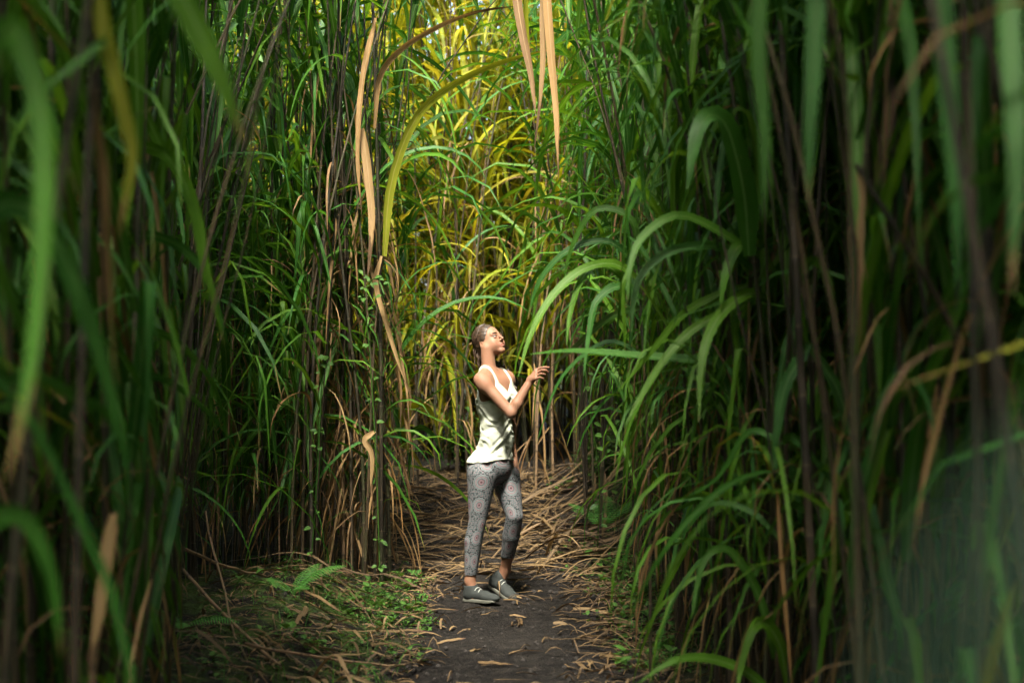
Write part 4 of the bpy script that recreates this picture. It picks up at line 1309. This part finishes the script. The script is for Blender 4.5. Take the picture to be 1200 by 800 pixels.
for k in range(2000):
    y = rng.uniform(5.6, 12.6)
    l, r_ = float(left_edge(y)), float(right_edge(y))
    u = rng.beta(.55, .55)
    x = l + (r_ - l) * u + rng.normal(0, .12)
    if y < 9.2 and -.38 < x < .30 and rng.random() < .8: continue
    if y < 8.4 and x < -.4 and rng.random() < .55: continue
    big = y > 9.3
    V, F, uv = fallen(x, y, rng.normal(0, .9), rng.uniform(.05, .55 if big else .22), rng.uniform(.005, .016), abs(rng.normal(0, .03)), rng.normal(0, .4), int(rng.integers(1e9)), 5)
    Bt.add(V, F, uv, rng.random())
for k in range(1700):
    y = rng.uniform(5.3, 9.2)
    x = rng.uniform(-1.5, -.42) if rng.random() < .6 else rng.normal(.68, .14)
    V, F, uv = fallen(x, y, rng.uniform(0, 6.28), rng.uniform(.02, .12), rng.uniform(.004, .012), abs(rng.normal(0, .008)), rng.normal(0, .3), int(rng.integers(1e9)), 4)
    Bt.add(V, F, uv, rng.random())
Bt.build('leaf_litter', M['litter'], 'scattered dry straw and leaf crumbs over the trail and its edges', 'litter')
# fallen stalks
for k, (p, q, rr) in enumerate([((288, 752, 6.0), (478, 778, 6.35), .007), ((205, 655, 7.4), (330, 800, 6.2), .009), ((240, 600, 7.9), (292, 800, 6.2), .006), ((215, 640, 7.6), (312, 706, 7.9), .010), ((610, 628, 10.4), (745, 612, 11.0), .010), ((640, 585, 11.5), (770, 560, 11.9), .011)]):
    A_, B_ = U(*p), U(*q)
    for E in (A_, B_): E[2] = max(E[2], float(gh(E[0], E[1])) + .02) if k != 2 else E[2]
    t = np.linspace(0, 1, 9)[:, None]
    C = A_ + (B_ - A_) * t + np.array([0, 0, -.02]) * np.sin(t * 3.14) + rng.normal(0, .004, (9, 3))
    C[:, 2] = np.maximum(C[:, 2], gh(C[:, 0], C[:, 1]) + rr)
    V, F, uv = tube(C, np.full(9, rr) * np.linspace(1, .7, 9), 7, np.linspace(0, 6, 9))
    o = obj('fallen_cane', mk_mesh('fallen_cane', V - C[0], F, uv, np.full(len(V), rng.random()), M['stem_tan']), None, C[0])
    tag(o, ['long thin straight stalk lying across the mossy left bank', 'tan stalk slanting down the left bank towards the camera', 'thin stalk propped steeply on the left bank', 'thicker dead stalk at the top of the left bank', 'dead stalk lying behind the person at the foot of the right bank', 'dead stalk high on the heap of dry leaves right of the person'][k], 'stalk', 'fallen cane stalks')

# ------------------------------------------------------------------ clods, herbs, ferns, vines, bush
Bt = Batch()
for k in range(1300):
    y = rng.uniform(5.4, 11); x = rng.normal(-.2, .6)
    if x < -1.6 or x > .9: continue
    r_ = .003 + .013 * rng.random() ** 4
    V, F = uvball(np.zeros(3), np.array([1, .8, 1.1]) * r_, np.eye(3), 6, 5)
    V = V * (1 + .35 * rng.standard_normal((len(V), 1)) * .6)
    Bt.add(V + np.array([x, y, float(gh(x, y)) + r_ * .3]), F, V[:, :2], rng.random())
M['clod'] = simple_mat('soil_clod', (0.032, 0.028, 0.025), .9, .2, 60, .4, .5, .004)
Bt.build('soil_clods', M['clod'], 'crumbs and small clods of dark soil on the trail', 'soil')


def oval_leaf(c, d, up, L, W):
    d = nrm(d); sd = nrm(np.cross(d, up)); n_ = np.cross(sd, d)
    s = np.array([0, .3, .65, 1.]); w = np.array([.1, 1, .85, .03]) * W / 2
    C = c + d * (s * L)[:, None] - n_ * (s * s * L * .25)[:, None]
    V = np.stack([C - sd * w[:, None] + n_ * w[:, None] * .3, C, C + sd * w[:, None] + n_ * w[:, None] * .3], 1).reshape(-1, 3)
    uv = np.stack([np.tile([0, .5, 1], 4), np.repeat(s * .8, 3)], -1)
    k = (np.arange(3) * 3)[:, None]
    return V, np.concatenate([k + np.array([0, 1, 4, 3]), k + np.array([1, 2, 5, 4])]), uv


Bt = Batch()
def herb(x, y, h):
    if vnoise(x * 3.1, y * 3.1, 8) + .6 * vnoise(x * 9, y * 9, 9) < -.02: return
    h = h * rng.choice([.7, 1, 1.8], p=[.5, .35, .15])
    z0 = float(gh(x, y))
    for j in range(int(rng.integers(3, 7))):
        a = rng.uniform(0, 6.28); el = rng.uniform(.1, .9)
        d = np.array([math.cos(a) * math.cos(el), math.sin(a) * math.cos(el), math.sin(el)])
        L_ = rng.uniform(.012, .034) * h
        Bt.add(*oval_leaf(np.array([x, y, z0 + rng.uniform(0, .04) * h]) + d * .01, d, Up, L_, L_ * rng.uniform(.45, .8)), rng.random())
for k in range(750): herb(rng.uniform(-1.5, -.42), rng.uniform(5.2, 8.4), 1)
for k in range(160): herb(rng.normal(-.72, .12), rng.uniform(7.6, 9.2), 1.2)
for k in range(300): herb(rng.normal(.72, .13), rng.uniform(6.2, 9.6), 1.2)
for k in range(200): herb(rng.uniform(.3, 1.1), rng.uniform(9.6, 13), 1.5)
Bt.build('ground_cover', M['herb'], 'tiny green herbs and moss plants along both sides of the trail', 'herbs')
Bt = Batch()
for k in range(420):
    if rng.random() < .6: x, y = rng.uniform(-1.5, -.5), rng.uniform(5.6, 8.6)
    else: x, y = rng.normal(.72, .12), rng.uniform(6.2, 9.8)
    a = rng.uniform(0, 6.28); L_ = rng.uniform(.06, .22)
    V, F, uv = VAR['arch'][int(rng.integers(16))]
    c, s_ = math.cos(a), math.sin(a)
    V = (V * np.array([L_ * .9, L_ * .5, L_])) @ np.array([[c, -s_, 0], [s_, c, 0], [0, 0, 1]]).T
    Bt.add(V + np.array([x, y, float(gh(x, y))]), F, uv, rng.random())
Bt.build('grass_blades', M['leaf'], 'short grass blades sprouting at the trail edges', 'grass')


def fern(label, px, py, Y, fronds):
    b0 = U(px, py, Y); b0[2] = float(gh(b0[0], b0[1]))
    root = obj('fern', None, None, b0); root.empty_display_size = .05
    tag(root, label, 'fern', 'ferns on the banks')
    for az, el, L_ in fronds:
        s = np.linspace(0, 1, 22)
        th = R(el) - s * R(70)
        d = np.stack([np.cos(th) * math.cos(az), np.cos(th) * math.sin(az), np.sin(th)], -1)
        C = np.cumsum(d * L_ / 22, 0)
        T = nrm(np.gradient(C, axis=0)); sd = nrm(np.cross(T, Up))
        Bf = Batch()
        V, F, uv = tube(C, np.linspace(.003, .0008, 22), 4, s); Bf.add(V, F, uv * .5, .5)
        for i in range(3, 22):
            l = L_ * .26 * math.sin(math.pi * (.12 + .86 * s[i])) + .006
            for sg in (-1, 1):
                Bf.add(*oval_leaf(C[i], sd[i] * sg + T[i] * .45 - Up * .15, np.cross(sd[i], T[i]), l, L_ / 22 * .62), rng.random())
        obj('frond', mk_mesh('frond', np.concatenate(Bf.V), np.concatenate(Bf.F), np.concatenate(Bf.uv), np.concatenate(Bf.r), M['fern']), root)


fern('small bright fern on the left bank at the foot of the shaded canes', 212, 715, 6.6, [(-.1, 45, .30), (2.4, 55, .22), (-1.3, 50, .2)])
fern('small fern arching right at the top of the mossy bank', 345, 692, 7.7, [(.15, 65, .34), (.9, 75, .26), (-1.0, 55, .2), (2.8, 60, .22)])
fern('little fern on the right bank behind the litter heap', 705, 600, 10.4, [(.4, 70, .4), (2.6, 70, .35), (-1.5, 60, .3), (1.4, 75, .4)])


def vine(label, pts, nleaf, size):
    C = spline(np.stack([U(*p) for p in pts]), 20)
    root = obj('climbing_vine', None, None, C[0]); root.empty_display_size = .05
    tag(root, label, 'vine', 'small-leaved vines in the canes')
    V, F, uv = tube(C, np.full(20, .004), 5, np.linspace(0, 1, 20))
    obj('stem', mk_mesh('vine_stem', V - C[0], F, uv * .4, np.zeros(len(V)), M['herb']), root)
    for k in range(nleaf):
        i = int(rng.integers(1, 20)); a = rng.uniform(0, 6.28)
        d = np.array([math.cos(a), -abs(math.sin(a)) * .8, rng.uniform(-.4, .5)])
        L_ = size * rng.uniform(.6, 1.2)
        V, F, uv = oval_leaf(np.zeros(3), d, Up + VIEW * -.8, L_, L_ * .7)
        obj('leaf', mk_mesh('vine_leaf', V, F, uv, np.full(len(V), rng.random()), M['herb']), root, C[i] - C[0] + nrm(d) * .015)


vine('small-leaved vine climbing the dark clump at head height left of the person', [(446, 690, 8.55), (440, 520, 8.5), (432, 400, 8.45), (428, 340, 8.4), (441, 325, 8.4), (450, 345, 8.35)], 34, .042)
vine('small-leaved vine creeping up the left thicket above the bank', [(365, 660, 8.1), (372, 560, 8.0), (380, 430, 8.0), (392, 395, 7.9)], 26, .04)
vine('blurred vine with rounded leaves deep in the right thicket', [(1105, 700, 5.2), (1108, 480, 5.2), (1100, 330, 5.2), (1112, 240, 5.2)], 26, .06)
vine('small vine among the dark stems right of the raised hand', [(700, 640, 9.8), (702, 560, 9.6), (690, 470, 9.5), (680, 380, 9.5)], 22, .06)
for (px, py, Y, w, h, lab) in [(543, 535, 12.4, .24, .55, 'dark small-leaved bush just left of the person at the far end'), (700, 530, 11.4, .30, .5, 'low leafy bush half hidden on the right bank')]:
    b0 = U(px, py, Y); b0[2] = float(gh(b0[0], b0[1]))
    root = obj('bush', None, None, b0); root.empty_display_size = .1
    tag(root, lab, 'bush')
    Bs, Bl = Batch(), Batch()
    for k in range(9):
        tip = np.array([rng.normal(0, w * .5), rng.normal(0, w * .5), h * rng.uniform(.6, 1)])
        C = spline(np.stack([np.zeros(3), tip * np.array([.3, .3, .5]), tip]), 8)
        V, F, uv = tube(C, np.linspace(.006, .002, 8), 5, np.linspace(0, 3, 8)); Bs.add(V, F, uv, rng.random())
        for j in range(46):
            p = C[int(rng.integers(2, 8))] + rng.normal(0, w * .22, 3)
            L_ = rng.uniform(.03, .075)
            Bl.add(*oval_leaf(p, rng.normal(0, 1, 3) * np.array([1, 1, .4]) + .001, Up, L_, L_ * .55), rng.random())
    obj('stems', mk_mesh('bush_stems', np.concatenate(Bs.V), np.concatenate(Bs.F), np.concatenate(Bs.uv), np.concatenate(Bs.r), M['stem']), root)
    obj('foliage', mk_mesh('bush_foliage', np.concatenate(Bl.V), np.concatenate(Bl.F), np.concatenate(Bl.uv), np.concatenate(Bl.r), M['herb']), root)['kind'] = 'stuff'
print('objects', len(bpy.data.objects))
